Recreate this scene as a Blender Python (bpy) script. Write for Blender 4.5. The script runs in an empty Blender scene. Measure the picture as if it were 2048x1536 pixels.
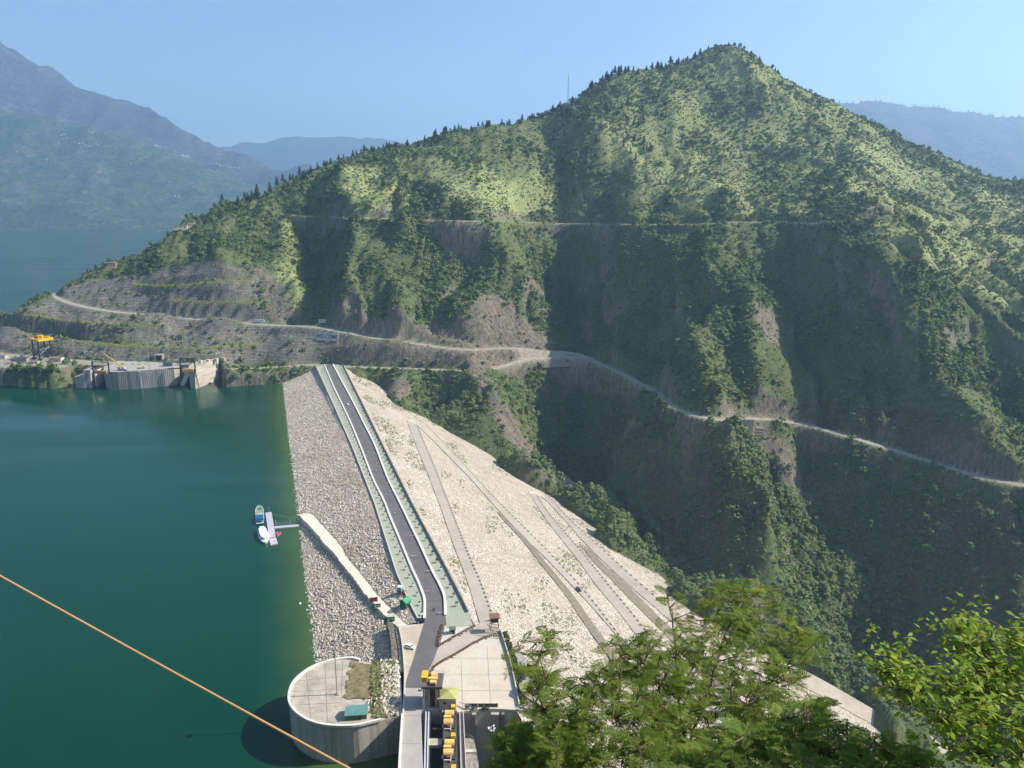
import bpy, bmesh, math, random
import numpy as np
from mathutils import Vector, Matrix
R = math.radians
random.seed(7); rng = np.random.default_rng(11)
SC = bpy.context.scene
COL = SC.collection

# ------------------------------------------------------------------ camera model (metres; crest of the dam is z = 0, lake is z = -16)
F = 1530.0; PIT = R(13.5); H = 185.0; LAKE = -16.0
CP, SP = math.cos(PIT), math.sin(PIT)
def ray(px, py):
    u = (px-1024)/F; v = (768-py)/F
    return Vector((u, CP+v*SP, -SP+v*CP))
def G(px, py, z=0.0):
    d = ray(px, py); t = (z-H)/d.z
    return Vector((d.x*t, d.y*t, z))
def AT(px, py, y):
    d = ray(px, py); t = y/d.y
    return Vector((d.x*t, y, H+d.z*t))
def project(x, y, z):
    zz = z-H
    f = y*CP - zz*SP; w = y*SP + zz*CP
    return 1024+F*x/f, 768-F*w/f
# dam axes: s along the crest (from the near end), n towards the downstream side
O = Vector((-35, 312, 0)); DS = Vector((-176, 553, 0)).normalized(); DN = Vector((DS.y, -DS.x, 0))
NR = 15.3; NL = -8.3
def D(px, py, lift=0.0):                      # point on the downstream face (1 in 2)
    d = ray(px, py); Q = O + DN*NR
    k = d.dot(DN); q = -Q.dot(DN)
    # H + d.z t = -(k t + q)/2 + lift
    t = (-(q)/2 + lift - H)/(d.z + k/2)
    return Vector((d.x*t, d.y*t, H+d.z*t))
def U(px, py, lift=0.0):                      # point on the upstream face (1 in 2.75)
    d = ray(px, py); Q = O + DN*NL
    k = d.dot(DN); q = -Q.dot(DN)
    t = ((q)/2.75 + lift - H)/(d.z - k/2.75)
    return Vector((d.x*t, d.y*t, H+d.z*t))
def rz_of(v): return math.atan2(v.y, v.x)

# ------------------------------------------------------------------ objects
def tag(o, label=None, cat=None, group=None, kind=None):
    if label: o['label'] = label
    if cat: o['category'] = cat
    if group: o['group'] = group
    if kind: o['kind'] = kind
    return o
def empty(name, loc, rz=0.0):
    o = bpy.data.objects.new(name, None); COL.objects.link(o)
    o.location = loc; o.rotation_euler = (0, 0, rz); o.empty_display_size = .5
    return o
def thing(name, label, cat, loc=(0,0,0), rz=0.0, group=None):
    return tag(empty(name, loc, rz), label, cat, group)
def copy_tree(o, parent=None):
    c = o.copy(); COL.objects.link(c)
    if parent: c.parent = parent
    for ch in list(o.children): copy_tree(ch, c)
    return c
class MB:
    def __init__(s): s.v = []; s.f = []; s.m = []
    def add(s, vs, fs, mi=0):
        b = len(s.v); s.v += [tuple(v) for v in vs]
        for f in fs: s.f.append([b+i for i in f]); s.m.append(mi)
        return s
    def box(s, c, sz, rz=0, mi=0, rx=0, ry=0):
        M = Matrix.Translation(c) @ Matrix.Rotation(rz,4,'Z') @ Matrix.Rotation(ry,4,'Y') @ Matrix.Rotation(rx,4,'X')
        a, b, h = sz[0]/2, sz[1]/2, sz[2]/2
        vs = [M @ Vector(p) for p in ((-a,-b,-h),(a,-b,-h),(a,b,-h),(-a,b,-h),(-a,-b,h),(a,-b,h),(a,b,h),(-a,b,h))]
        return s.add(vs, [(3,2,1,0),(4,5,6,7),(0,1,5,4),(1,2,6,5),(2,3,7,6),(3,0,4,7)], mi)
    def bar(s, p, q, w, h=None, mi=0):
        p, q = Vector(p), Vector(q); d = q-p; h = h or w
        up = Vector((0,0,1)) if abs(d.normalized().z) < .98 else Vector((1,0,0))
        x = d.cross(up).normalized(); y = x.cross(d).normalized()
        vs = [e + x*(a*w/2) + y*(b*h/2) for e in (p, q) for a, b in ((-1,-1),(1,-1),(1,1),(-1,1))]
        return s.add(vs, [(0,1,2,3),(7,6,5,4),(0,4,5,1),(1,5,6,2),(2,6,7,3),(3,7,4,0)], mi)
    def tube(s, pts, r, n=8, mi=0, r1=None, cap=True):
        pts = [Vector(p) for p in pts]; k = len(pts); rings = []
        for i, p in enumerate(pts):
            d = (pts[min(i+1,k-1)]-pts[max(i-1,0)]).normalized()
            up = Vector((0,0,1)) if abs(d.z) < .95 else Vector((1,0,0))
            x = d.cross(up).normalized(); y = d.cross(x)
            rr = r if r1 is None else r+(r1-r)*i/(k-1)
            rings.append([p + x*(rr*math.cos(2*math.pi*j/n)) + y*(rr*math.sin(2*math.pi*j/n)) for j in range(n)])
        vs = [v for rg in rings for v in rg]
        fs = [(i*n+j, i*n+(j+1)%n, (i+1)*n+(j+1)%n, (i+1)*n+j) for i in range(k-1) for j in range(n)]
        if cap: fs += [tuple(range(n))[::-1], tuple(range((k-1)*n, k*n))]
        return s.add(vs, fs, mi)
    def prism(s, poly, z0, z1, mi=0):
        n = len(poly)
        vs = [(p[0], p[1], z0) for p in poly] + [(p[0], p[1], z1) for p in poly]
        ar = sum(poly[i][0]*poly[(i+1)%n][1]-poly[(i+1)%n][0]*poly[i][1] for i in range(n))
        fs = [tuple(range(n))[::-1], tuple(range(n, 2*n))] + [(i, (i+1)%n, n+(i+1)%n, n+i) for i in range(n)]
        if ar < 0: fs = [f[::-1] for f in fs]
        return s.add(vs, fs, mi)
    def ribbon(s, L, Rr, dz=0.0, skirt=0.0, mi=0):     # strip between two matching polylines, optional skirt
        n = len(L); up = Vector((0,0,dz))
        vs = [Vector(p)+up for p in L] + [Vector(p)+up for p in Rr]
        fs = [(i, n+i, n+i+1, i+1) for i in range(n-1)]
        s.add(vs, fs, mi)
        if skirt:
            dn = Vector((0,0,-skirt))
            for E, fl in ((L, 0), (Rr, 1)):
                a = [Vector(p)+up for p in E]; b = [Vector(p)+up+dn for p in E]
                ff = [(i, i+1, n+i+1, n+i) for i in range(n-1)]
                s.add(a+b, [f[::-1] for f in ff] if fl else ff, mi)
        return s
    def wall(s, pts, t, h, mi=0, dz=0.0):              # wall of thickness t, height h along a polyline
        pts = [Vector(p) for p in pts]; n = len(pts); L = []; Rr = []
        for i, p in enumerate(pts):
            d = (pts[min(i+1,n-1)]-pts[max(i-1,0)]); d.z = 0; d.normalize()
            x = Vector((d.y, -d.x, 0))*(t/2); L.append(p-x); Rr.append(p+x)
        a, b = Vector((0,0,dz)), Vector((0,0,dz+h))
        vs = [p+a for p in L]+[p+a for p in Rr]+[p+b for p in L]+[p+b for p in Rr]
        fs = []
        for i in range(n-1):
            fs += [(2*n+i, 3*n+i, 3*n+i+1, 2*n+i+1), (i, 2*n+i, 2*n+i+1, i+1), (n+i, n+i+1, 3*n+i+1, 3*n+i)]
        fs += [(0, n, 3*n, 2*n), (n-1, 3*n-1, 4*n-1, 2*n-1)]
        return s.add(vs, fs, mi)
    def mesh(s, name, mats, smooth=False):
        me = bpy.data.meshes.new(name); me.from_pydata(s.v, [], s.f)
        for m in (mats if isinstance(mats, (list, tuple)) else [mats]): me.materials.append(m)
        me.polygons.foreach_set('material_index', s.m)
        if smooth: me.polygons.foreach_set('use_smooth', [True]*len(s.f))
        me.update(); return me
    def build(s, name, mats, parent=None, smooth=False, loc=None):
        o = bpy.data.objects.new(name, s.mesh(name, mats, smooth)); COL.objects.link(o)
        if parent: o.parent = parent
        if loc is not None: o.location = loc
        return o
def grid_mesh(name, X, Y, Z, mat, attrs=None, smooth=True, keep=None):
    ny, nx = X.shape
    co = np.stack([X, Y, Z], -1).reshape(-1, 3).astype(np.float32)
    i = np.arange(ny*nx).reshape(ny, nx)
    q = np.stack([i[:-1,:-1], i[:-1,1:], i[1:,1:], i[1:,:-1]], -1)
    if keep is not None: q = q[keep[:-1,:-1] & keep[:-1,1:] & keep[1:,1:] & keep[1:,:-1]]
    q = q.reshape(-1, 4).astype(np.int32)
    me = bpy.data.meshes.new(name)
    me.vertices.add(len(co)); me.vertices.foreach_set('co', co.ravel())
    me.loops.add(q.size); me.loops.foreach_set('vertex_index', q.ravel())
    me.polygons.add(len(q)); me.polygons.foreach_set('loop_start', np.arange(0, q.size, 4, dtype=np.int32))
    me.polygons.foreach_set('use_smooth', np.full(len(q), smooth))
    for k, a in (attrs or {}).items():
        at = me.attributes.new(k, 'FLOAT', 'POINT'); at.data.foreach_set('value', a.ravel().astype(np.float32))
    me.update(calc_edges=True); me.materials.append(mat)
    o = bpy.data.objects.new(name, me); COL.objects.link(o)
    return o

# ------------------------------------------------------------------ noise in numpy
def _h(ix, iy, s):
    n = (ix.astype(np.int64)*374761393 + iy.astype(np.int64)*668265263 + s*974711) & 0x7fffffff
    n = ((n ^ (n >> 13))*1274126177) & 0x7fffffff
    return ((n ^ (n >> 16)) & 0xffff)/65535.0
def vnoise(x, y, s=0):
    ix, iy = np.floor(x), np.floor(y); fx, fy = x-ix, y-iy
    fx = fx*fx*fx*(fx*(fx*6-15)+10); fy = fy*fy*fy*(fy*(fy*6-15)+10)
    a, b, c, d = _h(ix,iy,s), _h(ix+1,iy,s), _h(ix,iy+1,s), _h(ix+1,iy+1,s)
    return (a+(b-a)*fx)*(1-fy) + (c+(d-c)*fx)*fy
def fbm(x, y, o=4, s=0, g=.5):
    t = 0; a = 1; n = 0
    for k in range(o):
        t = t + a*vnoise(x*2**k+17.3*k, y*2**k-9.1*k, s+k); n += a; a *= g
    return t/n*2-1
def ridged(x, y, o=4, s=0):
    t = 0; a = 1; n = 0
    for k in range(o):
        t = t + a*(1-np.abs(2*vnoise(x*2**k+7.7*k, y*2**k+3.1*k, s+k)-1)); n += a; a *= .5
    return t/n*2-1
def in_poly(px, py, poly):
    r = np.zeros(px.shape, bool); n = len(poly)
    for i in range(n):
        x0, y0 = poly[i]; x1, y1 = poly[(i+1) % n]
        c = ((y0 > py) != (y1 > py)) & (px < (x1-x0)*(py-y0)/((y1-y0) or 1e-9)+x0)
        r ^= c
    return r
def spline(pts, step):                        # Catmull-Rom resample of a polyline
    P = [Vector(p) for p in pts]; P = [P[0]*2-P[1]] + P + [P[-1]*2-P[-2]]; out = []
    for i in range(1, len(P)-2):
        a, b, c, d = P[i-1:i+3]; n = max(1, int((c-b).length/step))
        for k in range(n):
            t = k/n
            out.append(.5*((2*b)+(c-a)*t+(2*a-5*b+4*c-d)*t*t+(3*b-a-3*c+d)*t**3))
    out.append(P[-2]); return out

# ------------------------------------------------------------------ materials
MATS = {}
def nt(name):
    m = bpy.data.materials.new(name); m.use_nodes = True; t = m.node_tree; t.nodes.clear()
    return m, t, t.nodes, t.links
class NB:                                       # small node builder
    def __init__(s, name):
        s.m, s.t, s.N, s.L = nt(name)
        s.out = s.N.new('ShaderNodeOutputMaterial'); s.b = s.N.new('ShaderNodeBsdfPrincipled')
        s.L.new(s.b.outputs[0], s.out.inputs[0]); s.pos = s.N.new('ShaderNodeNewGeometry').outputs['Position']
    def set(s, inp, v):
        if hasattr(v, 'is_linked') or isinstance(v, bpy.types.NodeSocket): s.L.new(v, inp)
        else: inp.default_value = v if not isinstance(v, tuple) or len(v) != 3 or inp.type != 'RGBA' else (*v, 1)
    def noise(s, scale, detail=4, rough=.6, vec=None, fac=True, dist=0):
        n = s.N.new('ShaderNodeTexNoise'); n.inputs['Scale'].default_value = scale; n.inputs['Detail'].default_value = detail
        n.inputs['Roughness'].default_value = rough; n.inputs['Distortion'].default_value = dist
        s.L.new(vec or s.pos, n.inputs['Vector']); return n.outputs['Fac']
    def voro(s, scale, feat='F1', out='Distance', vec=None, rnd=1):
        n = s.N.new('ShaderNodeTexVoronoi'); n.feature = feat; n.inputs['Scale'].default_value = scale
        n.inputs['Randomness'].default_value = rnd
        s.L.new(vec or s.pos, n.inputs['Vector']); return n.outputs[out]
    def ramp(s, fac, *st):
        n = s.N.new('ShaderNodeValToRGB'); e = n.color_ramp.elements
        while len(e) < len(st): e.new(.5)
        for k, (p, c) in enumerate(st): e[k].position = p; e[k].color = (*c, 1) if isinstance(c, tuple) else (c, c, c, 1)
        s.L.new(fac, n.inputs[0]); return n.outputs[0]
    def mix(s, f, a, b, mode='MIX'):
        n = s.N.new('ShaderNodeMix'); n.data_type = 'RGBA'; n.blend_type = mode
        s.set(n.inputs[0], f); s.set(n.inputs[6], a); s.set(n.inputs[7], b); return n.outputs[2]
    def math(s, op, a, b=0.0, clamp=False):
        n = s.N.new('ShaderNodeMath'); n.operation = op; n.use_clamp = clamp
        s.set(n.inputs[0], a); s.set(n.inputs[1], b); return n.outputs[0]
    def attr(s, name):
        n = s.N.new('ShaderNodeAttribute'); n.attribute_name = name; return n.outputs['Fac']
    def mapping(s, scale=(1,1,1), rot=(0,0,0), vec=None):
        n = s.N.new('ShaderNodeMapping'); n.inputs['Scale'].default_value = scale; n.inputs['Rotation'].default_value = rot
        s.L.new(vec or s.pos, n.inputs['Vector']); return n.outputs[0]
    def bump(s, h, strength=.5, dist=1.0):
        n = s.N.new('ShaderNodeBump'); n.inputs['Strength'].default_value = strength; n.inputs['Distance'].default_value = dist
        s.L.new(h, n.inputs['Height']); s.L.new(n.outputs[0], s.b.inputs['Normal'])
    def rand(s):
        return s.N.new('ShaderNodeObjectInfo').outputs['Random']
    def fin(s, col, rough=.9, spec=.2, metal=0.0):
        s.set(s.b.inputs['Base Color'], col); s.set(s.b.inputs['Roughness'], rough)
        s.b.inputs['Specular IOR Level'].default_value = spec; s.b.inputs['Metallic'].default_value = metal
        return s.m
def paint(name, c, rough=.6, var=.25, scale=.6, spec=.3, metal=0.0, dirt=None):   # coat with weathering
    if name in MATS: return MATS[name]
    b = NB(name)
    n = b.noise(scale, 5, .65)
    dk = tuple(x*(1-var) for x in c); lt = tuple(min(1, x*(1+var*.5)) for x in c)
    col = b.ramp(n, (.3, dk), (.7, lt))
    if dirt: col = b.mix(b.ramp(b.noise(scale*.35, 6, .7), (.5, 0.0), (.75, .6)), col, dirt)
    MATS[name] = b.fin(col, rough, spec, metal); return MATS[name]
# ================================================================== TERRAIN: the mountain across the valley
class HF:
    def __init__(s, xs, ys): s.xs, s.ys = xs, ys; s.X, s.Y = np.meshgrid(xs, ys); s.Z = np.zeros_like(s.X)
    def at(s, x, y, Z=None):
        Z = s.Z if Z is None else Z
        i = np.clip(np.searchsorted(s.xs, x)-1, 0, len(s.xs)-2); j = np.clip(np.searchsorted(s.ys, y)-1, 0, len(s.ys)-2)
        fx = np.clip((x-s.xs[i])/(s.xs[i+1]-s.xs[i]), 0, 1); fy = np.clip((y-s.ys[j])/(s.ys[j+1]-s.ys[j]), 0, 1)
        return (Z[j,i]*(1-fx)+Z[j,i+1]*fx)*(1-fy)+(Z[j+1,i]*(1-fx)+Z[j+1,i+1]*fx)*fy
    def hit(s, px, py, dz=0.0, t0=420, t1=1900, Z=None):
        d = ray(px, py); t = np.arange(t0, t1, 1.5)
        g = s.at(d.x*t, d.y*t, Z)+dz-(H+d.z*t)
        k = np.where(g > 0)[0]
        if len(k) == 0:
            k = [int(np.argmax(g))]
        tt = t[k[0]]; return Vector((d.x*tt, d.y*tt, H+d.z*tt-dz))
def mq_fit(pts, c, lam):
    P = np.array([(p[0], p[1]) for p in pts]); z = np.array([p[2] for p in pts])
    A = np.sqrt(((P[:,None]-P[None])**2).sum(-1)+c*c); n = len(P)
    M = np.zeros((n+3, n+3)); M[:n,:n] = -A + lam*np.eye(n); M[:n,n] = 1; M[:n,n+1:] = P; M[n,:n] = 1; M[n+1:,:n] = P.T
    w = np.linalg.solve(M, np.concatenate([z, np.zeros(3)])); return P, w, c
def mq_eval(fit, X, Y):
    P, w, c = fit; r = np.zeros(X.size); x, y = X.ravel(), Y.ravel(); n = len(P)
    for k in range(0, x.size, 20000):
        a = np.sqrt((x[k:k+20000,None]-P[None,:,0])**2+(y[k:k+20000,None]-P[None,:,1])**2+c*c)
        r[k:k+20000] = -a@w[:n]+w[n]+w[n+1]*x[k:k+20000]+w[n+2]*y[k:k+20000]
    return r.reshape(X.shape)

cps = []
def ay(*L):
    for px, py, y in L: cps.append(AT(px, py, y))
def az(*L):
    for px, py, z in L: cps.append(G(px, py, z))
SKYLINE = [(-120,700,1000),(0,648,1010),(60,612,1040),(110,590,1080),(150,568,1090),(200,538,1100),(270,500,1110),(330,470,1130),(400,440,1140),(450,420,1150),(490,405,1160),
 (560,375,1200),(650,335,1250),(700,322,1270),(800,295,1290),(850,282,1300),(940,262,1320),(1030,248,1340),(1080,225,1350),(1130,210,1360),(1165,192,1370),
 (1230,150,1400),(1280,140,1405),(1330,132,1405),(1380,120,1405),(1440,98,1400),(1475,104,1400),(1520,132,1410),(1580,174,1430),(1640,210,1450),(1680,233,1455),
 (1750,278,1455),(1850,326,1450),(1950,374,1450),(2048,424,1450),(2150,470,1440)]
for px, py, y in SKYLINE:
    p = AT(px, py, y); cps.append(p)
    for dy, dz in ((180, 110), (450, 300)):
        cps.append(Vector((p.x*(1+.6*dy/y), y+dy, max(p.z-dz, -70-dy*.1))))
CONTACT = [(690,735),(770,790),(800,815),(840,822),(900,862),(1000,922),(1035,957),(1090,985),(1150,1030),(1190,1072),(1250,1113),(1330,1185),(1400,1228),(1500,1280),(1640,1345),(1720,1405),(1800,1482)]
for px, py in CONTACT:
    p = D(px, py); cps.append(p)
    q = p - DS*70 - DN*10 if px < 1100 else p - DN*55 - DS*25
    cps.append(Vector((q.x, q.y, p.z-(65 if px < 1100 else 40))))
# benches and roads at the left abutment
az((560,733,-1),(440,737,2),(300,727,3),(150,720,4),(0,705,5),(-120,690,6), (640,727,0),(740,733,0),(830,737,0),(920,740,0))
az((0,657,24),(110,672,22),(200,685,20),(300,691,19),(420,693,18),(520,684,19),(580,690,22))
az((20,627,44),(90,633,42),(150,643,41),(240,647,40),(330,648,39))
az((105,585,60),(130,601,57),(200,619,49),(300,629,45),(400,638,41.5),(515,648,37),(580,651,37),(640,653,38),(740,673,30),(830,686,24),(930,699,19),(1000,695,17),(1080,698,13),(1150,706,5),(1180,717,2))
ay((1240,745,825),(1300,775,763),(1350,815,693),(1400,833,669),(1440,838,664),(1500,836,671),(1600,846,665),(1700,872,642),(1800,903,617),(1900,935,594),(2000,963,578),(2048,968,575),(2150,985,560))
ay((250,560,1020),(420,525,985),(500,540,985),(600,560,970),(350,480,1080),(480,470,1080),(560,430,1110),(420,580,950),(330,595,960))
ay((590,432,1095),(700,435,1040),(840,438,1005),(970,441,1005),(1100,446,1110),(1250,447,1010),(1330,450,975),(1440,445,932),(1560,442,922),(1600,448,898),(1640,452,890),(1700,439,900),(1850,440,935),(1980,445,945),(2100,450,950))
ay((690,560,945),(640,540,1005),(800,560,955),(900,520,980),(1040,560,960),(1100,560,1025),(1150,610,995),(1250,520,950),(1350,560,880),(1420,545,850),(1430,640,795),(1380,690,748),(1500,600,792),(1540,720,715),(1570,560,835),(1600,700,752),(1640,600,795),(1740,530,790),(1800,620,730),(1850,680,690),(1900,750,655),(1960,830,620),(2010,900,595),(1930,620,765),(2000,750,690),(2048,700,705),(2100,850,640))
ay((800,640,885),(960,640,885),(1050,640,920),(1240,640,882),(1300,620,860),(1700,740,715))
ay((1450,920,625),(1480,1000,590),(1520,1100,555),(1560,1200,530),(1540,900,642),(1620,1030,605),(1700,1180,560),(1760,1320,520),(1750,950,612),(1900,1050,560),(2040,1050,540),(1850,1180,535),(2040,1200,500),(1850,1330,495),(2040,1380,450),(1850,1480,440),(2040,1530,410),(2200,1100,510),(2200,1400,430))
ay((1120,950,785),(1180,900,792),(1160,800,862),(1260,850,732),(1330,900,665),(1200,1000,732),(1300,1050,620),(1400,1150,560),(1000,800,795),(900,790,815))
ay((1000,350,1130),(1150,330,1170),(1300,300,1185),(1450,250,1230),(1600,330,1150),(1750,380,1100),(1900,410,1130),(850,360,1120),(740,370,1130),(1400,390,1010),(1500,400,985))
for x, y, z in ((-700,980,-14),(-850,1060,-40),(-1000,900,-60),(-573,832,-17),(-520,836,-17),(-441,815,-22),(-380,815,-22),(-323,838,-17),(-262,838,-16),
                (-560,740,-80),(-400,720,-90),(-280,740,-80),(-900,700,-110),(-500,560,-130),(700,480,-60),(700,350,-120),(900,700,90),(1100,1000,120),(1000,500,30),(1300,1400,60),(1300,700,100)):
    cps.append(Vector((x, y, z)))
if 0:
    for i,p in enumerate(cps):
        for q in cps[:i]:
            dd=math.hypot(p[0]-q[0],p[1]-q[1])
            if dd<120 and abs(p[2]-q[2])>1.3*dd+6: print('CONFLICT',[round(v) for v in p],[round(v) for v in project(*p)],[round(v) for v in q],[round(v) for v in project(*q)])
MT = HF(np.arange(-1000, 1301, 3.2), np.concatenate([np.arange(380, 1130, 2.8), np.arange(1130, 2000, 6)]))
MT.Z = mq_eval(mq_fit(cps, 22., 0.5), MT.X, MT.Y)

def seg_dist(P2, X, Y):
    best = np.full(X.shape, 1e9)
    for a, b in zip(P2[:-1], P2[1:]):
        dx, dy = b[0]-a[0], b[1]-a[1]; l = dx*dx+dy*dy+1e-9
        t = np.clip(((X-a[0])*dx+(Y-a[1])*dy)/l, 0, 1)
        best = np.minimum(best, np.hypot(X-a[0]-t*dx, Y-a[1]-t*dy))
    return best
CREST = [([(690,330),(700,400),(705,435),(716,480),(695,560),(700,640)],14,30), ([(790,310),(870,360),(930,405),(970,440),(1010,510),(1060,570)],14,30),
 ([(1150,212),(1190,290),(1185,350)],16,32), ([(1185,250),(1240,300),(1290,345)],16,32), ([(1450,455),(1425,530),(1440,600),(1382,670),(1402,740),(1448,828)],11,26),
 ([(1500,600),(1520,690),(1545,770),(1580,832)],9,22), ([(1640,455),(1720,510),(1790,590),(1840,660),(1890,730),(1950,810),(2010,890),(2038,945)],14,34),
 ([(1830,550),(1930,610),(2048,690)],14,32), ([(1442,848),(1460,920),(1490,1020),(1540,1130),(1600,1240),(1640,1330)],19,48), ([(930,735),(965,770),(1010,830),(1050,890),(1062,925)],10,20),
 ([(1330,825),(1320,900),(1280,980),(1210,1060)],7,18), ([(1540,868),(1570,920),(1610,985)],8,16), ([(1440,110),(1520,180),(1600,270),(1700,380)],12,30),
 ([(1500,130),(1570,200),(1640,290)],14,26), ([(1590,185),(1660,270),(1740,350)],14,26), ([(1560,300),(1640,340),(1700,400),(1760,436)],15,28), ([(1690,320),(1770,410)],12,24),
 ([(1740,452),(1790,480),(1840,540)],10,22), ([(1830,455),(1900,550),(1970,610)],12,26), ([(1260,410),(1350,380),(1450,383)],14,30), ([(560,460),(585,560),(580,640)],6,20),
 ([(760,520),(790,600),(780,650)],6,18), ([(870,540),(880,600),(860,640)],6,18)]
GULLY = [([(600,442),(622,540),(628,645)],15,26), ([(838,330),(836,400),(850,428)],12,26), ([(880,452),(920,500),(980,560)],12,26),
 ([(1080,250),(1110,340),(1140,440),(1130,540),(1150,640),(1160,695)],12,34), ([(1165,740),(1140,810),(1120,930)],8,24), ([(1215,330),(1225,390),(1200,430)],12,26),
 ([(1490,480),(1450,600),(1432,640),(1470,740),(1500,825)],9,20), ([(1568,470),(1572,600),(1602,720),(1606,830)],10,24), ([(1625,900),(1660,1020),(1720,1150),(1770,1300)],19,44),
 ([(1900,590),(1960,720),(2020,820),(2044,900)],10,24), ([(1520,870),(1555,950),(1605,1040)],8,16), ([(735,470),(730,560),(735,630)],6,18), ([(1540,200),(1600,300),(1640,320)],10,20), ([(1650,330),(1740,400),(1800,440)],10,22)]
add = np.zeros_like(MT.Z)
WX = MT.X+16*fbm(MT.X/70, MT.Y/70, 3, 401)+6*fbm(MT.X/22, MT.Y/22, 3, 403); WY = MT.Y+16*fbm(MT.X/70, MT.Y/70, 3, 402)+6*fbm(MT.X/22, MT.Y/22, 3, 404)
for sgn, LL in ((1, CREST), (-1, GULLY)):
    for pts, A, w in LL:
        A *= 1.6 if np.mean([q[1] for q in pts]) > 440 else (.8 if pts[0][0] < 1300 and pts[0][0] > 1000 else 1.25)
        P2 = [MT.hit(px, py, sgn*A*.8) for px, py in pts]
        P2 = [(p.x, p.y) for p in spline(P2, 15)]
        d = seg_dist(P2, WX, WY)
        add += sgn*A*np.exp(-d/w)
MT.Z += add
PX, PY = project(MT.X, MT.Y, MT.Z)
# erosion: rills running down-slope, and lumps
wob = fbm(MT.X/90, MT.Y/90, 3, 5)*40
low = np.clip((MT.Z+10)/30, 0, 1)
bench = in_poly(PX, PY, [(-300,760),(-300,560),(110,560),(260,545),(420,515),(520,545),(560,640),(640,650),(1140,690),(1140,745),(640,750)]).astype(float)
up_ = np.clip((MT.Z-150)/80, 0, 1); calm = (1-.75*bench)*(1-.5*up_*up_*(3-2*up_))
MT.Z += calm*(13*ridged((MT.X+wob)/75, MT.Y/210, 4, 21) + 3.5*fbm(MT.X/38, MT.Y/38, 4, 9) + 5.5*ridged((MT.X+wob)/30, MT.Y/85, 3, 31))
vg = lambda sx, sy, sd, pw: (1-np.abs(2*vnoise((MT.X+wob*1.3)/sx, (MT.Y+.6*wob)/sy, sd)-1))**pw
MT.Z -= calm*(11*vg(52, 190, 301, 4)+6*vg(25, 90, 302, 4)+3*vg(12, 40, 303, 3))*np.clip(.4+1.2*vnoise(MT.X/120, MT.Y/120, 305), 0, 1.2)
MT.Z += bench*(1.6*fbm(MT.X/16, MT.Y/16, 4, 77))
# lake shore pinned near the intake
PX, PY = project(MT.X, MT.Y, MT.Z)

def blur(Z, n):
    for _ in range(n):
        Z = np.pad(Z, 1, 'edge'); Z = (Z[:-2,1:-1]+Z[2:,1:-1]+Z[1:-1,:-2]+Z[1:-1,2:]+2*Z[1:-1,1:-1])/6
    return Z
bw_ = blur(bench, 12)
MT.Z = MT.Z*(1-bw_)+(blur(MT.Z, 70)+bw_*(2.2*fbm(MT.X/18, MT.Y/18, 4, 77)+1.6*ridged(MT.X/9, MT.Y/26, 3, 78)))*bw_
# roads and benches are cut into the finished slope
CUTS = {}
def carve(name, pts, w, fall=7.0, zs=None, smooth=9, lift=0.0):
    if zs is None: P3 = [MT.hit(px, py) for px, py in pts]
    else: P3 = [G(px, py, z) for (px, py), z in zip(pts, zs)]
    S = spline(P3, 4.0); z = np.array([p.z for p in S]); x = np.array([p.x for p in S]); y = np.array([p.y for p in S])
    k = smooth
    pad = lambda a: np.convolve(np.pad(a, k, 'edge'), np.ones(2*k+1)/(2*k+1), 'valid')
    z = pad(z)+lift
    if zs is None:
        k = 4; x, y = pad(x), pad(y)
    m = (MT.X > x.min()-60) & (MT.X < x.max()+60) & (MT.Y > y.min()-60) & (MT.Y < y.max()+60)
    ii = np.where(m); Xs, Ys = MT.X[ii], MT.Y[ii]
    best = np.full(Xs.shape, 1e9); bz = np.zeros(Xs.shape)
    for a in range(len(x)-1):
        dx, dy = x[a+1]-x[a], y[a+1]-y[a]; l = dx*dx+dy*dy+1e-9
        t = np.clip(((Xs-x[a])*dx+(Ys-y[a])*dy)/l, 0, 1)
        d = np.hypot(Xs-x[a]-t*dx, Ys-y[a]-t*dy); u = d < best
        best[u] = d[u]; bz[u] = (z[a]+(z[a+1]-z[a])*t)[u]
    Zs = MT.Z[ii]
    f = np.clip((best-w/2)/fall, 0, 1); f = f*f*(3-2*f)
    MT.Z[ii] = bz+(Zs-bz)*f
    CUTS[name] = ([Vector((x[a], y[a], z[a])) for a in range(len(x))], w)
    md = np.full(MT.Z.shape, 1e9); md[ii] = best; return md
dist = {}
dist['contour'] = carve('contour', [(560,428),(640,433),(700,436),(770,437),(840,439),(970,442),(1050,445),(1150,447),(1250,448),(1330,450),(1440,446),(1560,443),(1610,449),(1700,440),(1850,441),(1980,446),(2080,450)], 7, 6)
dist['bench3'] = carve('bench3', [(-60,615),(20,628),(90,634),(150,644),(240,648),(330,650)], 8, 3, zs=[46,44,42,41,40,39])
dist['bench2'] = carve('bench2', [(-80,645),(0,658),(110,673),(200,686),(300,692),(420,694),(520,685)], 10, 3, zs=[26,24,22,20,19,18,19])
dist['bench4'] = carve('bench4', [(270,568),(340,572),(420,563),(500,560)], 8, 3)
dist['bench5'] = carve('bench5', [(340,600),(400,603),(470,602),(520,605)], 8, 3)
dist['upper'] = carve('upper', [(105,586),(130,602),(200,620),(300,630),(400,639),(515,649),(580,652),(640,654),(740,674),(830,687),(930,700),(1000,696),(1080,699),(1150,707),(1180,718)], 9, 4,
                      zs=[60,57,49,45,41.5,37,37,38,30,24,19,17,13,5,2])
dist['lower'] = carve('lower', [(1150,707),(1180,718),(1240,746),(1300,777),(1350,816),(1400,834),(1440,839),(1500,837),(1600,847),(1700,873),(1800,904),(1900,936),(2000,964),(2048,969),(2130,982)], 8, 8, smooth=6)
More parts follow.
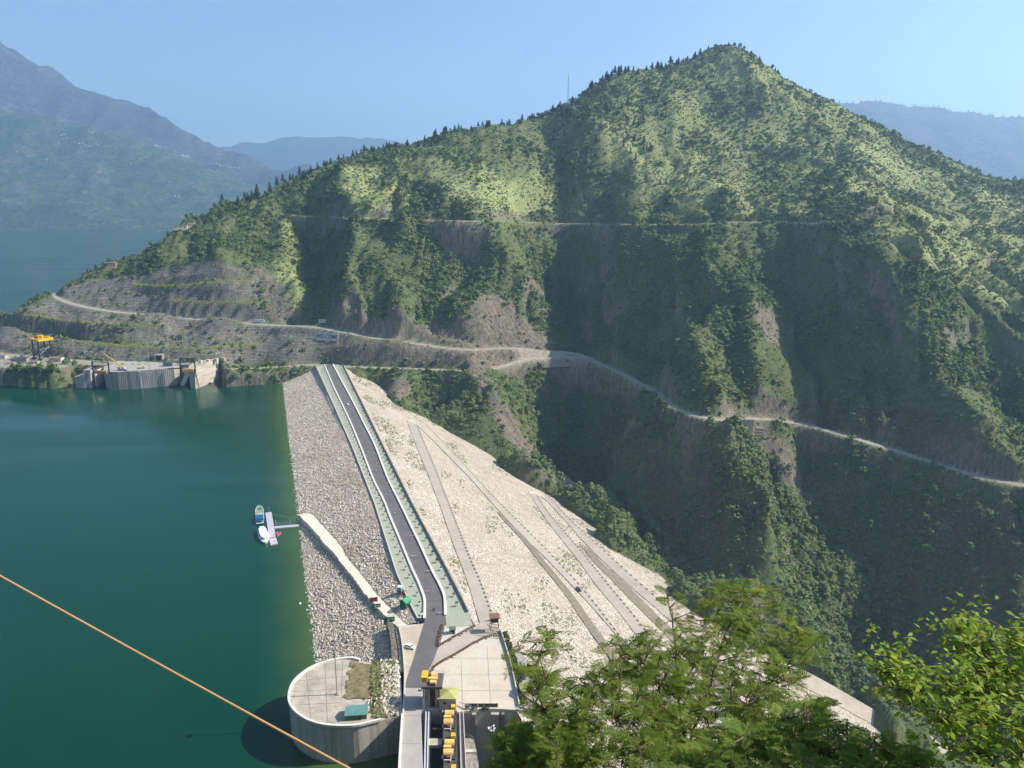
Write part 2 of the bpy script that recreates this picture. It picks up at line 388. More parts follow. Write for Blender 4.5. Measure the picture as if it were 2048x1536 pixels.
dist['crestroad'] = carve('crestroad', [(-120,692),(0,706),(150,721),(300,728),(440,738),(560,734),(640,730),(690,733),(740,735),(830,738),(920,741)], 12, 7, zs=[6,5,4,3.4,2,.4,-.3,-.3,-.3,-.3,-.3])
dist['midroad'] = carve('midroad', [(985,738),(1050,719),(1100,715),(1150,713),(1180,722)], 6, 5, smooth=3)
# flat yards at the intake
yard = in_poly(PX, PY, [(-40,735),(-40,712),(150,725),(330,730),(440,738),(430,752),(330,748),(240,752),(200,745),(130,745),(60,750)])
PXc, PYc = project(MT.X, MT.Y, np.full_like(MT.Z, 3.5))
yd = in_poly(PXc, PYc, [(-60,733),(-60,700),(150,722),(330,731),(436,737),(426,741),(330,738),(222,741),(200,733),(150,731),(110,743),(40,739)])
MT.Z[yd] = 3.6
PXl, PYl = project(MT.X, MT.Y, np.full_like(MT.Z, LAKE))
it_ = in_poly(PXl, PYl, [(146,769),(300,764),(442,757),(450,764),(446,800),(140,800)])
MT.Z[it_] = np.minimum(MT.Z[it_], -24)
PX, PY = project(MT.X, MT.Y, MT.Z)

# surface masks
wx, wy = PX+fbm(MT.X/14, MT.Y/14, 4, 3)*14, PY+fbm(MT.X/14, MT.Y/14, 4, 4)*9
def mask(polys):
    r = np.zeros(MT.Z.shape)
    for p in polys: r[in_poly(wx, wy, p)] = 1
    k = np.array([1,2,1])/4
    for ax in (0, 1): r = np.apply_along_axis(lambda a: np.convolve(a, k, 'same'), ax, r)
    return r
M_pitch = mask([[(-200,750),(-200,640),(0,640),(110,585),(150,565),(260,555),(420,522),(470,530),(520,560),(528,640),(640,655),(640,735),(300,725),(150,715)]])
M_rock = mask([[(895,700),(905,650),(960,590),(1010,595),(1060,650),(1140,698),(1000,702)], [(640,657),(740,676),(930,702),(1140,710),(1050,712),(985,735),(640,728)],
 [(930,730),(960,733),(1010,810),(1075,900),(1045,935),(990,830)], [(865,472),(920,475),(970,525),(900,505)], [(742,434),(762,400),(788,434)], [(700,560),(735,640),(690,650)],
 [(500,530),(560,560),(600,650),(540,650),(520,590)], [(650,640),(660,590),(760,640),(900,660),(900,690),(740,668)], [(1480,1180),(1520,1190),(1620,1320),(1560,1340)], 
 [(1450,826),(1500,822),(1600,833),(1600,846),(1450,843)], [(1480,850),(1530,850),(1570,880),(1620,1010),(1560,960)], [(800,740),(830,790),(800,815),(770,780)], [(1030,950),(1100,940),(1110,975),(1040,975)], [(1500,600),(1550,620),(1570,690),(1530,680)], [(1890,650),(1930,690),(1900,700)]])
M_dry = mask([[(1560,800),(1700,780),(1900,830),(2040,940),(1900,930),(1700,870),(1600,850)], [(1750,1000),(2048,1000),(2048,1380),(1850,1350)], [(1280,900),(1420,900),(1460,1100),(1330,1150)]])
M_grass = np.clip(.25*np.clip((MT.Z-140)/60,0,1)+.5*np.clip((MT.Z-165)/60,0,1)*np.clip((PX-1180)/120,0,1)+.9*mask([[(1190,240),(1320,250),(1420,330),(1560,400),(1700,440),(1560,440),(1440,420),(1330,380),(1230,340)], [(840,315),(960,330),(1010,360),(1000,420),(950,430),(880,370)],
 [(690,335),(780,330),(830,415),(820,435),(700,432)], [(1000,380),(1080,340),(1120,430),(1020,430)], [(1500,130),(1560,170),(1640,290),(1560,230)], [(1620,220),(1760,360),(1720,360)], [(1400,100),(1480,100),(1520,200),(1450,200)], [(1700,440),(1900,450),(2048,560),(2048,640),(1850,530)], [(1620,240),(1900,360),(2048,400),(2048,560),(1850,440),(1700,380)], [(560,440),(600,450),(600,640),(540,640)]])*1.0, 0, 1)*np.clip(.85+.7*fbm(MT.X/35, MT.Y/60, 4, 41), 0, 1)
gy, gx = np.gradient(MT.Z, MT.ys, MT.xs); slope = np.hypot(gx, gy)
M_rock = np.clip(M_rock+np.clip((slope-2.0)/.8, 0, .9), 0, 1)
rd = np.minimum.reduce([dist['contour'], dist['upper'], dist['lower'], dist['crestroad'], dist['midroad']])
bd = np.minimum.reduce([dist['bench2'], dist['bench3'], dist['bench4'], dist['bench5']])
rd2 = np.minimum.reduce([dist['upper'], dist['lower'], dist['crestroad'], dist['midroad']])
M_road = np.maximum(np.clip(1-(rd2-3.2)/2.2, 0, 1), .9*np.clip(1-(dist['contour']-2)/2., 0, 1)); M_bench = np.clip(1-(bd-4.0)/3.0, 0, 1)*np.clip(1.6-slope, .1, 1)
M_road = np.maximum(M_road, yd*.8*(slope < .35))
M_pitch *= ~((PX < 155) & (PY > 737))
M_rock = np.clip(M_rock*(1-.9*((PX < 155) & (PY > 737)))*(1-M_bench)*(1-.75*M_pitch), 0, 1)

def terrain_mat():
    b = NB('hillside ground')
    n1, n2, n3 = b.noise(.03, 6, .65), b.noise(.25, 5, .7), b.noise(1.1, 3, .6)
    scrub = b.ramp(n2, (.3, (.055,.078,.030)), (.5, (.11,.14,.055)), (.72, (.18,.18,.085)))
    grass = b.ramp(n2, (.3, (.235,.275,.105)), (.7, (.36,.375,.165)))
    base = b.mix(b.attr('grass'), scrub, grass)
    soil = b.ramp(n2, (.3, (.07,.052,.036)), (.7, (.14,.11,.075)))
    base = b.mix(b.math('MULTIPLY', b.attr('dry'), b.ramp(n1, (.35, .2), (.65, .9))), base, soil)
    mp = b.mapping((.35, .35, .05))
    streak = b.noise(1.0, 6, .75, mp)
    rock = b.ramp(streak, (.28, (.085,.07,.056)), (.5, (.20,.17,.135)), (.75, (.37,.325,.26)))
    rk = b.math('MULTIPLY', b.attr('rock'), b.ramp(b.noise(.09, 6, .7), (.3, .25), (.5, 1.0)))
    base = b.mix(rk, base, rock)
    sp = b.N.new('ShaderNodeSeparateXYZ'); b.L.new(b.pos, sp.inputs[0]); cb = b.N.new('ShaderNodeCombineXYZ')
    b.L.new(b.math('ADD', sp.outputs[0], b.math('MULTIPLY', b.noise(.12, 4, .7), 9.0)), cb.inputs[0])
    b.L.new(b.math('ADD', sp.outputs[2], b.math('MULTIPLY', b.noise(.2, 4, .7), 5.0)), cb.inputs[1])
    br = b.N.new('ShaderNodeTexBrick'); b.L.new(cb.outputs[0], br.inputs['Vector']); br.inputs['Scale'].default_value = 1.0
    br.inputs['Brick Width'].default_value = 3.4; br.inputs['Row Height'].default_value = 3.0; br.inputs['Mortar Size'].default_value = .42; br.inputs['Mortar Smooth'].default_value = .6; br.offset = .0
    body = b.mix(b.ramp(streak, (.38, 0.0), (.62, 1.0)), b.ramp(b.noise(.5, 6, .75), (.3, (.055,.048,.040)), (.7, (.14,.125,.105))), (.21,.19,.16))
    pitch = b.mix(b.math('MULTIPLY', br.outputs['Fac'], b.ramp(b.noise(.1, 5, .75), (.40, 0.0), (.60, .8))), body, (.34,.315,.275))
    base = b.mix(b.math('MULTIPLY', b.attr('pitch'), b.ramp(b.noise(.06, 5, .7), (.34, .35), (.46, 1.0))), base, pitch)
    base = b.mix(b.math('MULTIPLY', b.attr('bench'), b.ramp(n2, (.3, .5), (.6, 1.0))), base, b.ramp(n3, (.3, (.13,.15,.04)), (.7, (.27,.27,.10))))
    base = b.mix(b.attr('road'), base, b.ramp(n2, (.3, (.30,.265,.21)), (.7, (.46,.42,.34))))
    b.bump(b.math('ADD', b.noise(.4, 6, .75), b.math('MULTIPLY', streak, b.attr('rock'))), .9, 2.0)
    return b.fin(base, .95, .1)
mount = grid_mesh('mountain_slope', MT.X, MT.Y, MT.Z, terrain_mat(), dict(rock=M_rock, grass=M_grass, dry=M_dry, pitch=M_pitch*(1-M_bench)*(1-M_road), bench=M_bench, road=M_road))
tag(mount, 'steep green mountain of spurs and gullies across the valley', None, None, 'structure')
# ================================================================== FAR MOUNTAINS, LAKE, DAM, NEAR HILLSIDE
def far_mat(name, a, b_, c, sc):
    b = NB(name)
    n = b.noise(sc, 8, .72); n2 = b.noise(sc*6, 6, .7)
    col = b.ramp(n, (.32, a), (.5, b_), (.68, c))
    col = b.mix(b.ramp(n2, (.42, .85), (.6, 0.0)), col, tuple(x*.35 for x in a))
    tz = b.noise(1.0, 4, .7, b.mapping((sc*1.2, sc*1.2, sc*26)))
    col = b.mix(b.ramp(tz, (.58, 0.0), (.70, .45)), col, (.24,.21,.14))
    b.bump(b.noise(sc*3, 8, .75), 1.0, 30)
    return b.fin(col, .95, .05)
def far_range(name, label, pts, xs, ys, mat, amp, sc, floor=-80):
    h = HF(xs, ys); h.Z = mq_eval(mq_fit(pts, 120., 1.0), h.X, h.Y)
    up = np.clip((h.Z+16)/160, 0, 1)
    h.Z += up*amp*(ridged((h.X+fbm(h.X/sc, h.Y/sc, 3, 8)*sc*.5)/sc, h.Y/(sc*1.7), 6, 51)+.35*fbm(h.X/sc*3, h.Y/sc*3, 4, 52)+.10*fbm(h.X/sc*12, h.Y/sc*12, 3, 53))
    h.Z = np.maximum(h.Z, floor)
    return tag(grid_mesh(name, h.X, h.Y, h.Z, mat), label, None, None, 'structure'), h
L1 = []
for px, py, y in [(-400,30,8600),(-200,60,8600),(0,88,8500),(40,112,8500),(90,155,8500),(130,178,8450),(180,190,8400),(230,203,8400),(330,246,8300),(400,295,8200),(480,328,8000),(560,358,7800),(620,380,7600),(700,400,7500)]:
    p = AT(px, py, y); L1.append(p); L1.append(Vector((p.x*1.1, y+1800, p.z-500)))
L1 += [AT(px, py+60, 7500) for px, py in ((-300,215),(0,232),(220,290),(440,370),(640,415))]
L1 += [Vector((-1300, 5900, -60)), Vector((-600, 5600, 50)), Vector((-300, 6800, 200)), Vector((-600,9500,300)), Vector((-9000,6000,100)), Vector((-4000,6200,60)), Vector((-2000,6000,0))]
m_far = far_mat('far wooded slope', (.05,.052,.040), (.095,.095,.068), (.17,.15,.115), .004)
m_mid = far_mat('far terraced slope', (.035,.070,.020), (.085,.135,.034), (.24,.22,.11), .0055)
left_mt, LB = far_range('mountain', 'hazy craggy mountain rising left far beyond the lake', L1, np.arange(-9500, 200, 32), np.arange(5600, 10500, 36), m_far, 95, 430)
L2 = []
for px, py, y in [(-400,200,7000),(-200,214,6950),(0,226,6900),(110,240,6880),(220,266,6850),(330,306,6800),(440,350,6750),(540,384,6700),(640,402,6650)]:
    p = AT(px, py, y); L2.append(p); L2.append(Vector((p.x*1.08, y+700, p.z-420)))
for px, py, y in [(-300,300,6350),(0,322,6300),(120,345,6230),(240,382,6100),(340,415,5900),(430,440,5700),(0,400,5720),(150,415,5650)]:
    L2.append(AT(px, py, y))
for px in (-500, -200, 0, 100, 200, 300, 400): p = G(px, 461.5+(px-200)*.004, LAKE); L2.append(p); L2.append(Vector((p.x*.97, p.y-500, -150)))
L2 += [Vector((-1300, 5600, 40)), Vector((-600, 5600, 120)), Vector((-1000, 4800, -100)), Vector((-400,4600,-100))]
front_mt, LM = far_range('mountain_slope', 'lower terraced green slope across the lake dotted with villages', L2, np.arange(-7500, 200, 26), np.arange(4700, 7600, 26), m_mid, 60, 380)
R2 = []
for px, py in [(1450,235),(1560,222),(1670,208),(1720,208),(1780,216),(1830,224),(1900,228),(1960,234),(2048,242),(2200,255),(2400,270)]:
    p = AT(px, py, 8600); R2.append(p); R2.append(Vector((p.x, 10800, p.z-500))); R2.append(Vector((p.x*.85, 6000, p.z-1240)))
right_mt, RM = far_range('mountain_ridge', 'pale hazy ridge lined with pines behind the right slope', R2, np.arange(1400, 9000, 45), np.arange(5900, 10600, 50), m_far, 70, 600, -400)
R3 = []
for px, py in [(200,330),(420,305),(490,293),(560,287),(620,283),(660,284),(690,277),(725,284),(760,280),(800,290),(900,305),(1050,320)]:
    p = AT(px, py, 14000); R3.append(p); R3.append(Vector((p.x, 17000, p.z-500))); R3.append(Vector((p.x*.85, 11500, p.z-950)))
far_mt, _ = far_range('distant_mountains', 'farthest pale blue mountain range on the skyline', R3, np.arange(-8500, 1500, 90), np.arange(11000, 16000, 100), m_far, 110, 1100, -80)

# ---- lake
def lake_mat():
    b = NB('lake water')
    sx = b.N.new('ShaderNodeVectorMath'); sx.operation = 'DOT_PRODUCT'; sx.inputs[1].default_value = tuple(-DN)
    b.L.new(b.pos, sx.inputs[0])
    off = -(O.dot(DN))
    dd = b.math('SUBTRACT', b.math('SUBTRACT', sx.outputs['Value'], off), 52.0)      # metres out from the dam's waterline
    wob = b.math('MULTIPLY', b.math('SUBTRACT', b.noise(.06, 4, .6), .5), 14.0)
    sh = b.ramp(b.math('DIVIDE', b.math('ADD', dd, wob), 26.0, True), (0.0, 1.0), (.25, .62), (.6, .2), (1.0, 0.0))
    deep = b.ramp(b.noise(.006, 4, .6), (.3, (.0009,.037,.0205)), (.7, (.0016,.048,.026)))
    col = b.mix(sh, deep, (.055,.10,.022))
    mp = b.mapping((.35, .8, 1)); n = b.noise(1.0, 5, .7, mp)
    big = b.noise(1.0, 3, .5, b.mapping((.004, .02, 1)))
    b.bump(b.math('MULTIPLY', n, b.ramp(big, (.4, .35), (.6, 1.0))), .35, .25)
    m = b.fin(col, .12, .5); b.b.inputs['IOR'].default_value = 1.333
    b.set(b.b.inputs['Roughness'], b.ramp(big, (.42, .08), (.58, .22)))
    b.b.inputs['Specular IOR Level'].default_value = .30; return m
lk = MB(); poly = [(-30,150),(-40,312),(-212,866),(-212,1000),(-300,1500),(-300,6200),(-9500,6200),(-9500,60),(-30,60)]
lk.add([(x, y, LAKE) for x, y in poly], [tuple(range(len(poly)))[::-1]])
tag(lk.build('lake', lake_mat()), 'dark teal reservoir water behind the dam', None, None, 'structure')

# ---- dam embankment
EL = [G(*p) for p in [(628,727),(631,731),(668,812),(705.5,897),(750,1010),(793,1147),(818,1205),(840,1247)]]
ER = [G(*p) for p in [(684,728),(687,733),(728,815),(768,897),(822.6,1006),(895,1143),(922,1196),(949,1252)]]
def sOf(p): return (Vector((p[0],p[1],0))-O).dot(DS)
def nOf(p): return (Vector((p[0],p[1],0))-O).dot(DN)
def edge_n(E):
    s = [sOf(p) for p in E][::-1]; n = [nOf(p) for p in E][::-1]; return lambda q: np.interp(q, s, n)
ELX = EL[:-1]+[G(835,1249), G(797,1252), G(804,1291), G(808,1340), G(806,1400), G(800,1470)]
nL, nR = edge_n(ELX), edge_n(ER)
def dam_mat(name, base_lo, base_hi, dark, cell, gray):
    b = NB(name)
    n1 = b.noise(.035, 5, .65); n2 = b.noise(.6, 4, .7)
    v = b.voro(cell, 'F1', 'Color'); vd = b.voro(cell, 'DISTANCE_TO_EDGE', 'Distance')
    sep = b.N.new('ShaderNodeSeparateColor'); b.L.new(v, sep.inputs[0])
    st = b.ramp(sep.outputs[0], (0.0, base_lo), (.6, base_hi), (1.0, tuple(min(1, x*1.2) for x in base_hi)))
    st = b.mix(b.ramp(vd, (.02, .8), (.12, 0.0)), st, dark)
    st = b.mix(b.ramp(n1, (.45, 0.0), (.68, .55)), st, gray)
    b.bump(b.math('MINIMUM', vd, .35), .9, 1.6)
    return b.fin(st, .95, .1)
m_up = dam_mat('upstream riprap', (.40,.335,.265), (.62,.53,.43), (.15,.12,.09), .9, (.44,.36,.26))
m_dn = dam_mat('downstream rockfill', (.46,.405,.335), (.64,.575,.49), (.24,.20,.16), .75, (.40,.335,.22))
dam = thing('rockfill_dam', 'long pale rockfill dam embankment with road along its crest', 'dam', O)
dam_inv = Matrix.Translation(-O)
def dam_sheet(name, ss, off, upstream, mat):
    S, N_ = np.meshgrid(ss, off); e = (nL if upstream else nR)(S)
    nn = e - N_ if upstream else e + N_
    slope_ = 2.75 if upstream else 2.0
    ref = NL if upstream else NR
    z = np.where(N_ < 3, -N_*.12, -(np.abs(nn-ref)/slope_)*1.0)
    z = np.minimum(z, -.05)
    rough = np.clip(N_/4, 0, 1)
    X = O.x+DS.x*S+DN.x*nn; Y = O.y+DS.y*S+DN.y*nn
    z = z + rough*(.45*fbm(X/2.6, Y/2.6, 3, 61)+.5*fbm(X/20, Y/20, 3, 62))*(1.25 if upstream else .6)
    o = grid_mesh(name, X-O.x, Y-O.y, z, mat, smooth=True); o.parent = dam
    return o
dam_sheet('upstream_face', np.arange(-34, 592, 1.4), np.concatenate([[0,1.5,3], np.arange(4.2, 75, 1.4)]), True, m_up)
dam_sheet('downstream_face', np.arange(-260, 592, 2.0), np.concatenate([[0,1.5,3], np.arange(5, 520, 2.2)]), False, m_dn)

# ---- near hillside below the viewpoint
NX, NY = np.meshgrid(np.arange(-420, 620, 5.0), np.arange(-80, 212, 4.0))
nz = np.where(NY < 0, 181.0, 181.0-np.minimum(NY, 12)*1.15-np.maximum(NY-12, 0)*1.03)
nz = nz+np.clip((NY-2)/20, 0, 1)*(5*fbm(NX/30, NY/30, 4, 91)-3) - np.clip((np.abs(NX)-60)/200, 0, 1)*np.clip(NY/60, 0, 1)*20
nz = np.maximum(nz, -60)
b = NB('near hillside scrub'); n = b.noise(.6, 6, .7)
nh = grid_mesh('hillside', NX, NY, nz, b.fin(b.ramp(n, (.3, (.025,.03,.012)), (.55, (.06,.065,.025)), (.75, (.12,.10,.06))), .95, .1))
tag(nh, 'steep near hillside under the viewpoint', None, None, 'structure')
# ================================================================== THE CREST OF THE DAM
asphalt = (lambda b: b.fin(b.mix(b.ramp(b.noise(.12, 5, .7), (.45, 0.0), (.7, .5)), b.ramp(b.noise(2.0, 4, .7), (.3, (.105,.098,.098)), (.7, (.15,.14,.138))), (.19,.175,.165)), .9, .2))(NB('asphalt'))
concrete = paint('weathered concrete', (.40,.37,.32), .9, .22, .35, .2, dirt=(.2,.18,.155))
pale_conc = paint('pale concrete', (.56,.52,.45), .9, .15, .3, .2, dirt=(.40,.36,.30))
dark_conc = paint('stained concrete', (.24,.22,.19), .9, .3, .3, .2, dirt=(.11,.10,.088))  # also the shade-side colour of the crest's valley wall
whitewash = paint('whitewash', (.70,.665,.60), .8, .10, .5, .3, dirt=(.55,.51,.45))
garden_m = (lambda b: b.fin(b.mix(b.ramp(b.noise(.25, 5, .7), (.45, 0.0), (.7, .7)), b.ramp(b.noise(1.5, 5, .7), (.3, (.27,.30,.225)), (.7, (.38,.40,.315))), (.42,.395,.31)), .95, .1))(NB('sparse lawn'))
dirt_m = (lambda b: b.fin(b.mix(b.ramp(b.noise(.2, 5, .7), (.4, 0.0), (.65, .7)), b.ramp(b.noise(1.2, 5, .7), (.3, (.42,.36,.27)), (.7, (.58,.50,.39))), (.36,.31,.235)), .95, .1))(NB('sandy dirt'))
roadconc = (lambda b: b.fin(b.mix(b.ramp(b.noise(.07, 5, .7), (.42, 0.0), (.68, .65)), b.ramp(b.noise(.9, 5, .7), (.3, (.40,.35,.285)), (.7, (.50,.44,.365))), (.34,.29,.23)), .95, .1))(NB('dusty road concrete'))
brownroad = (lambda b: b.fin(b.ramp(b.noise(.4, 5, .7), (.3, (.20,.17,.13)), (.7, (.32,.275,.21))), .95, .1))(NB('grey brown track'))
steel = paint('dark steel', (.05,.05,.055), .55, .4, 1.5, .4)
greysteel = paint('grey steel', (.33,.34,.35), .5, .2, 1.2, .4)
yellow = paint('yellow paint', (.72,.47,.03), .5, .2, .8, .4, dirt=(.45,.28,.04))
orangey = paint('amber paint', (.80,.53,.17), .5, .15, .8, .4, dirt=(.6,.38,.12))
glass_m = (lambda b: b.fin((.02,.025,.03), .08, .6))(NB('window glass'))
rubber = paint('rubber', (.02,.02,.02), .9, .2)
white_p = paint('white paint', (.80,.80,.79), .35, .06, .8, .5)
lime = paint('lime roof', (.42,.44,.15), .8, .22, .5, .2, dirt=(.32,.34,.14))
teal_roof = paint('teal sheet roof', (.115,.27,.245), .6, .25, .6, .3, dirt=(.2,.3,.26))
green_p = paint('green paint', (.030,.16,.085), .6, .2, .6, .3)
green_l = paint('light green sheet', (.05,.27,.13), .6, .2, .6, .3)
blue_p = paint('blue paint', (.05,.07,.20), .6, .2, .6, .3)
red_p = paint('brick red paint', (.22,.055,.045), .7, .25, .6, .3)
brown_p = paint('brown paint', (.22,.13,.09), .8, .25, .8, .2)
wood_m = paint('dark timber', (.075,.05,.036), .9, .35, 1.2, .1)
plaster = paint('cream plaster', (.58,.52,.40), .9, .15, .4, .2, dirt=(.40,.35,.27))
pinkish = paint('pinkish plaster', (.46,.40,.36), .9, .15, .4, .2, dirt=(.30,.26,.23))
leafdark = (lambda b: b.fin(b.mix(b.rand(), b.ramp(b.noise(2.0, 4, .7), (.3, (.018,.034,.011)), (.7, (.055,.085,.024))), b.ramp(b.noise(2.0, 4, .7), (.3, (.03,.042,.013)), (.7, (.085,.10,.03)))), .9, .15))(NB('shrub leaves'))

def smooth_px(px, n=80, z=0.0):
    return spline([G(x, y, z) for x, y in px], 3.0)
def resample(P, n):
    P = [Vector(p) for p in P]; d = [0]
    for a, b in zip(P[:-1], P[1:]): d.append(d[-1]+(b-a).length)
    q = np.linspace(0, d[-1], n); return [Vector((np.interp(t, d, [p.x for p in P]), np.interp(t, d, [p.y for p in P]), np.interp(t, d, [p.z for p in P]))) for t in q]
PLpx = [(649,731),(651,735),(667.7,774.5),(688,816.8),(705,854),(725,903),(747,960),(766.9,1000),(781,1035.5),(801.6,1084.6),(825,1140.5),(836,1164),(845.6,1188),(849.5,1203),(849,1243)]
PRpx = [(667,731),(668.5,734.7),(688,771),(708,808),(728.6,849),(749,889.6),(774,954),(796.5,1000),(821.9,1052.5),(840.5,1091),(862.5,1139),(882.8,1178),(889.6,1199.7),(891,1247)]
NSEG = 120
def by_s(P, ss):
    s = np.array([sOf(p) for p in P])[::-1]; n = np.array([nOf(p) for p in P])[::-1]
    return [O+DS*q+DN*float(np.interp(q, s, n)) for q in ss]
SS = np.linspace(2, 582, 150)
PL, PR = smooth_px(PLpx), smooth_px(PRpx)
ELs, ERs = by_s(EL, SS), by_s(ER, SS); PLs, PRs = by_s(PL, SS), by_s(PR, SS)
m = MB(); m.ribbon(PLs, PRs, .06)
tail = [G(849,1243), G(843,1262), G(836,1285), G(826,1320), G(815,1352), G(808,1378)], [G(891,1247), G(884,1275), G(877,1295), G(866,1322), G(853,1350), G(843,1378)]
m.ribbon(resample(spline(tail[0], 2), 24)[::-1], resample(spline(tail[1], 2), 24)[::-1], .05)
m.ribbon([PLs[0]]*1+[resample(tail[0],2)[0]], [PRs[0]]+[tail[1][0]], .055)
tag(m.build('crest_road', asphalt), None, None, None, 'structure')
m = MB(); m.ribbon(ELs, PLs, .03); tag(m.build('lawn', garden_m), None, None, None, 'structure')
# right strip ends along the ramp road
m = MB(); ex = [G(949,1252)]; m.ribbon(PRs, ERs, .03); m.add([PRs[0]+Vector((0,0,.03)), ERs[0]+Vector((0,0,.03)), G(946,1251,.03), G(893,1256,.03)], [(0,3,2,1)])
tag(m.build('lawn', garden_m), None, None, None, 'structure')
for nm, P, t, h, dz, mt, lab, cat in (('parapet', PLs, 1.15, .85, 0, whitewash, 'white parapet kerb along the lake side of the crest road', 'parapet'),
                             ('parapet', PRs, 1.15, .85, 0, whitewash, 'white parapet kerb along the valley side of the crest road', 'parapet'),
                             ('boundary_wall', ELs, .55, 2.6, -1.6, pale_conc, 'low pale boundary wall at the lake edge of the crest', 'wall'),
                             ('boundary_wall', ERs, .55, 2.7, -1.4, dark_conc, 'low boundary wall, coloured dark for its shaded face, at the valley edge of the crest', 'wall')):  # darker concrete puts the valley wall's shaded face into its colour
    m = MB(); m.wall(P, t, h, 0, dz); tag(m.build(nm, mt), lab, cat)

# planters
def bush_mb(r, n, seed, flat=.8, leaf=.45):
    g = random.Random(seed); m = MB()
    for k in range(n):
        th = g.uniform(0, 2*math.pi); u = g.uniform(-.25, 1); rr = r*(.45+.55*g.random()**.5)
        c = Vector((rr*math.cos(th)*math.sqrt(max(0,1-u*u)), rr*math.sin(th)*math.sqrt(max(0,1-u*u)), rr*u*flat))
        nrm = (c.normalized()+Vector((g.gauss(0,.5), g.gauss(0,.5), g.gauss(.3,.5)))).normalized()
        t = nrm.orthogonal().normalized(); t = Matrix.Rotation(g.uniform(0,6.28), 3, nrm) @ t; b = nrm.cross(t); s = r*leaf*g.uniform(.6, 1.25)
        m.add([c-t*s*.5-b*s*.45, c+t*s*.55-b*s*.3+nrm*s*.1, c+t*s*.4+b*s*.5, c-t*s*.45+b*s*.4-nrm*s*.12], [(0,1,2,3)])
    return m
pot = MB(); pot.box((0,0,.45), (1.15,1.15,.9)); pot.box((0,0,.93), (1.35,1.35,.12))
pot_me = pot.mesh('pot', whitewash)
shr_me = [bush_mb(.8, 60, 5+k, 1.25, .4).mesh('shrub', leafdark) for k in range(3)]
def planter(loc, label, k, sc=1.0):
    t = thing('planter', label, 'planter', loc, rz_of(DS), 'shrub planters along the dam crest')
    o = bpy.data.objects.new('pot', pot_me); COL.objects.link(o); o.parent = t
    s = bpy.data.objects.new('shrub', shr_me[k % 3]); COL.objects.link(s); s.parent = t; s.location = (0,0,1.5); s.scale = (.75*sc,.75*sc,1.0*sc); s.rotation_euler.z = k
for k in range(61):
    s = 6+k*9.3+random.uniform(-.4,.4)
    e, p = by_s(EL, [s])[0], by_s(PL, [s])[0]
    planter(e.lerp(p, .62), 'square white planter with a small shrub in the row on the lake side lawn', k, random.uniform(.7,1.1))
    e, p = by_s(ER, [s+3])[0], by_s(PR, [s+3])[0]
    planter(p.lerp(e, .60), 'square white planter with a bushier shrub in the row on the valley side lawn', k+1, random.uniform(.9,1.6))
# crest lamps
for i, (px, py) in enumerate([(861,1117),(893,1200),(831,1052),(806,1001),(786,958),(770,924)]):
    t = thing('street_lamp', 'thin grey lamp post on the valley side lawn of the crest', 'street lamp', G(px,py), 0, 'lamp posts on the crest lawn')
    m = MB(); m.tube([(0,0,0),(0,0,7.5)], .09, 6); m.build('pole', greysteel, t)
    m = MB(); m.bar((0,0,7.4), (-1.2,0,7.6), .1, .1); m.box((-1.4,0,7.6), (.7,.3,.14)); m.build('lamp_head', greysteel, t)
# barriers on the road
pan = MB(); pan.box((0,0,.75), (2.3,.12,.55)); pan_me = pan.mesh('panel', white_p)
stripe = MB(); stripe.box((-.55,-.075,.75), (.55,.03,.5)); stripe.box((.55,-.075,.75), (.55,.03,.5)); st_me = stripe.mesh('stripe', paint('red stripe', (.5,.05,.04)))
lg = MB(); lg.bar((0,-.4,0), (0,0,.95), .08); lg.bar((0,.4,0), (0,0,.95), .08); lg_me = lg.mesh('leg', steel)
for px, py in [(789.4,1028.8),(823.6,1074),(826.7,1115),(856,1145),(856,1185.5),(880,1228.6),(673,769),(688,786),(689,805),(707.5,823),(704.5,840),(721,853.6),(719,871),(736,886),(737,906),(756,928),(752.5,944),(661,744),(674.5,757),(781,984),(775,968),(806,1040)][:21]:
    t = thing('road_barrier', 'small white barricade standing in the crest road', 'barrier', G(px,py,.07), rz_of(DN), 'barricades staggered along the crest road')
    for me, x in ((pan_me,0),(st_me,0),(lg_me,-.95),(lg_me,.95)):
        o = bpy.data.objects.new(me.name.split('.')[0], me); COL.objects.link(o); o.parent = t; o.location.x = x

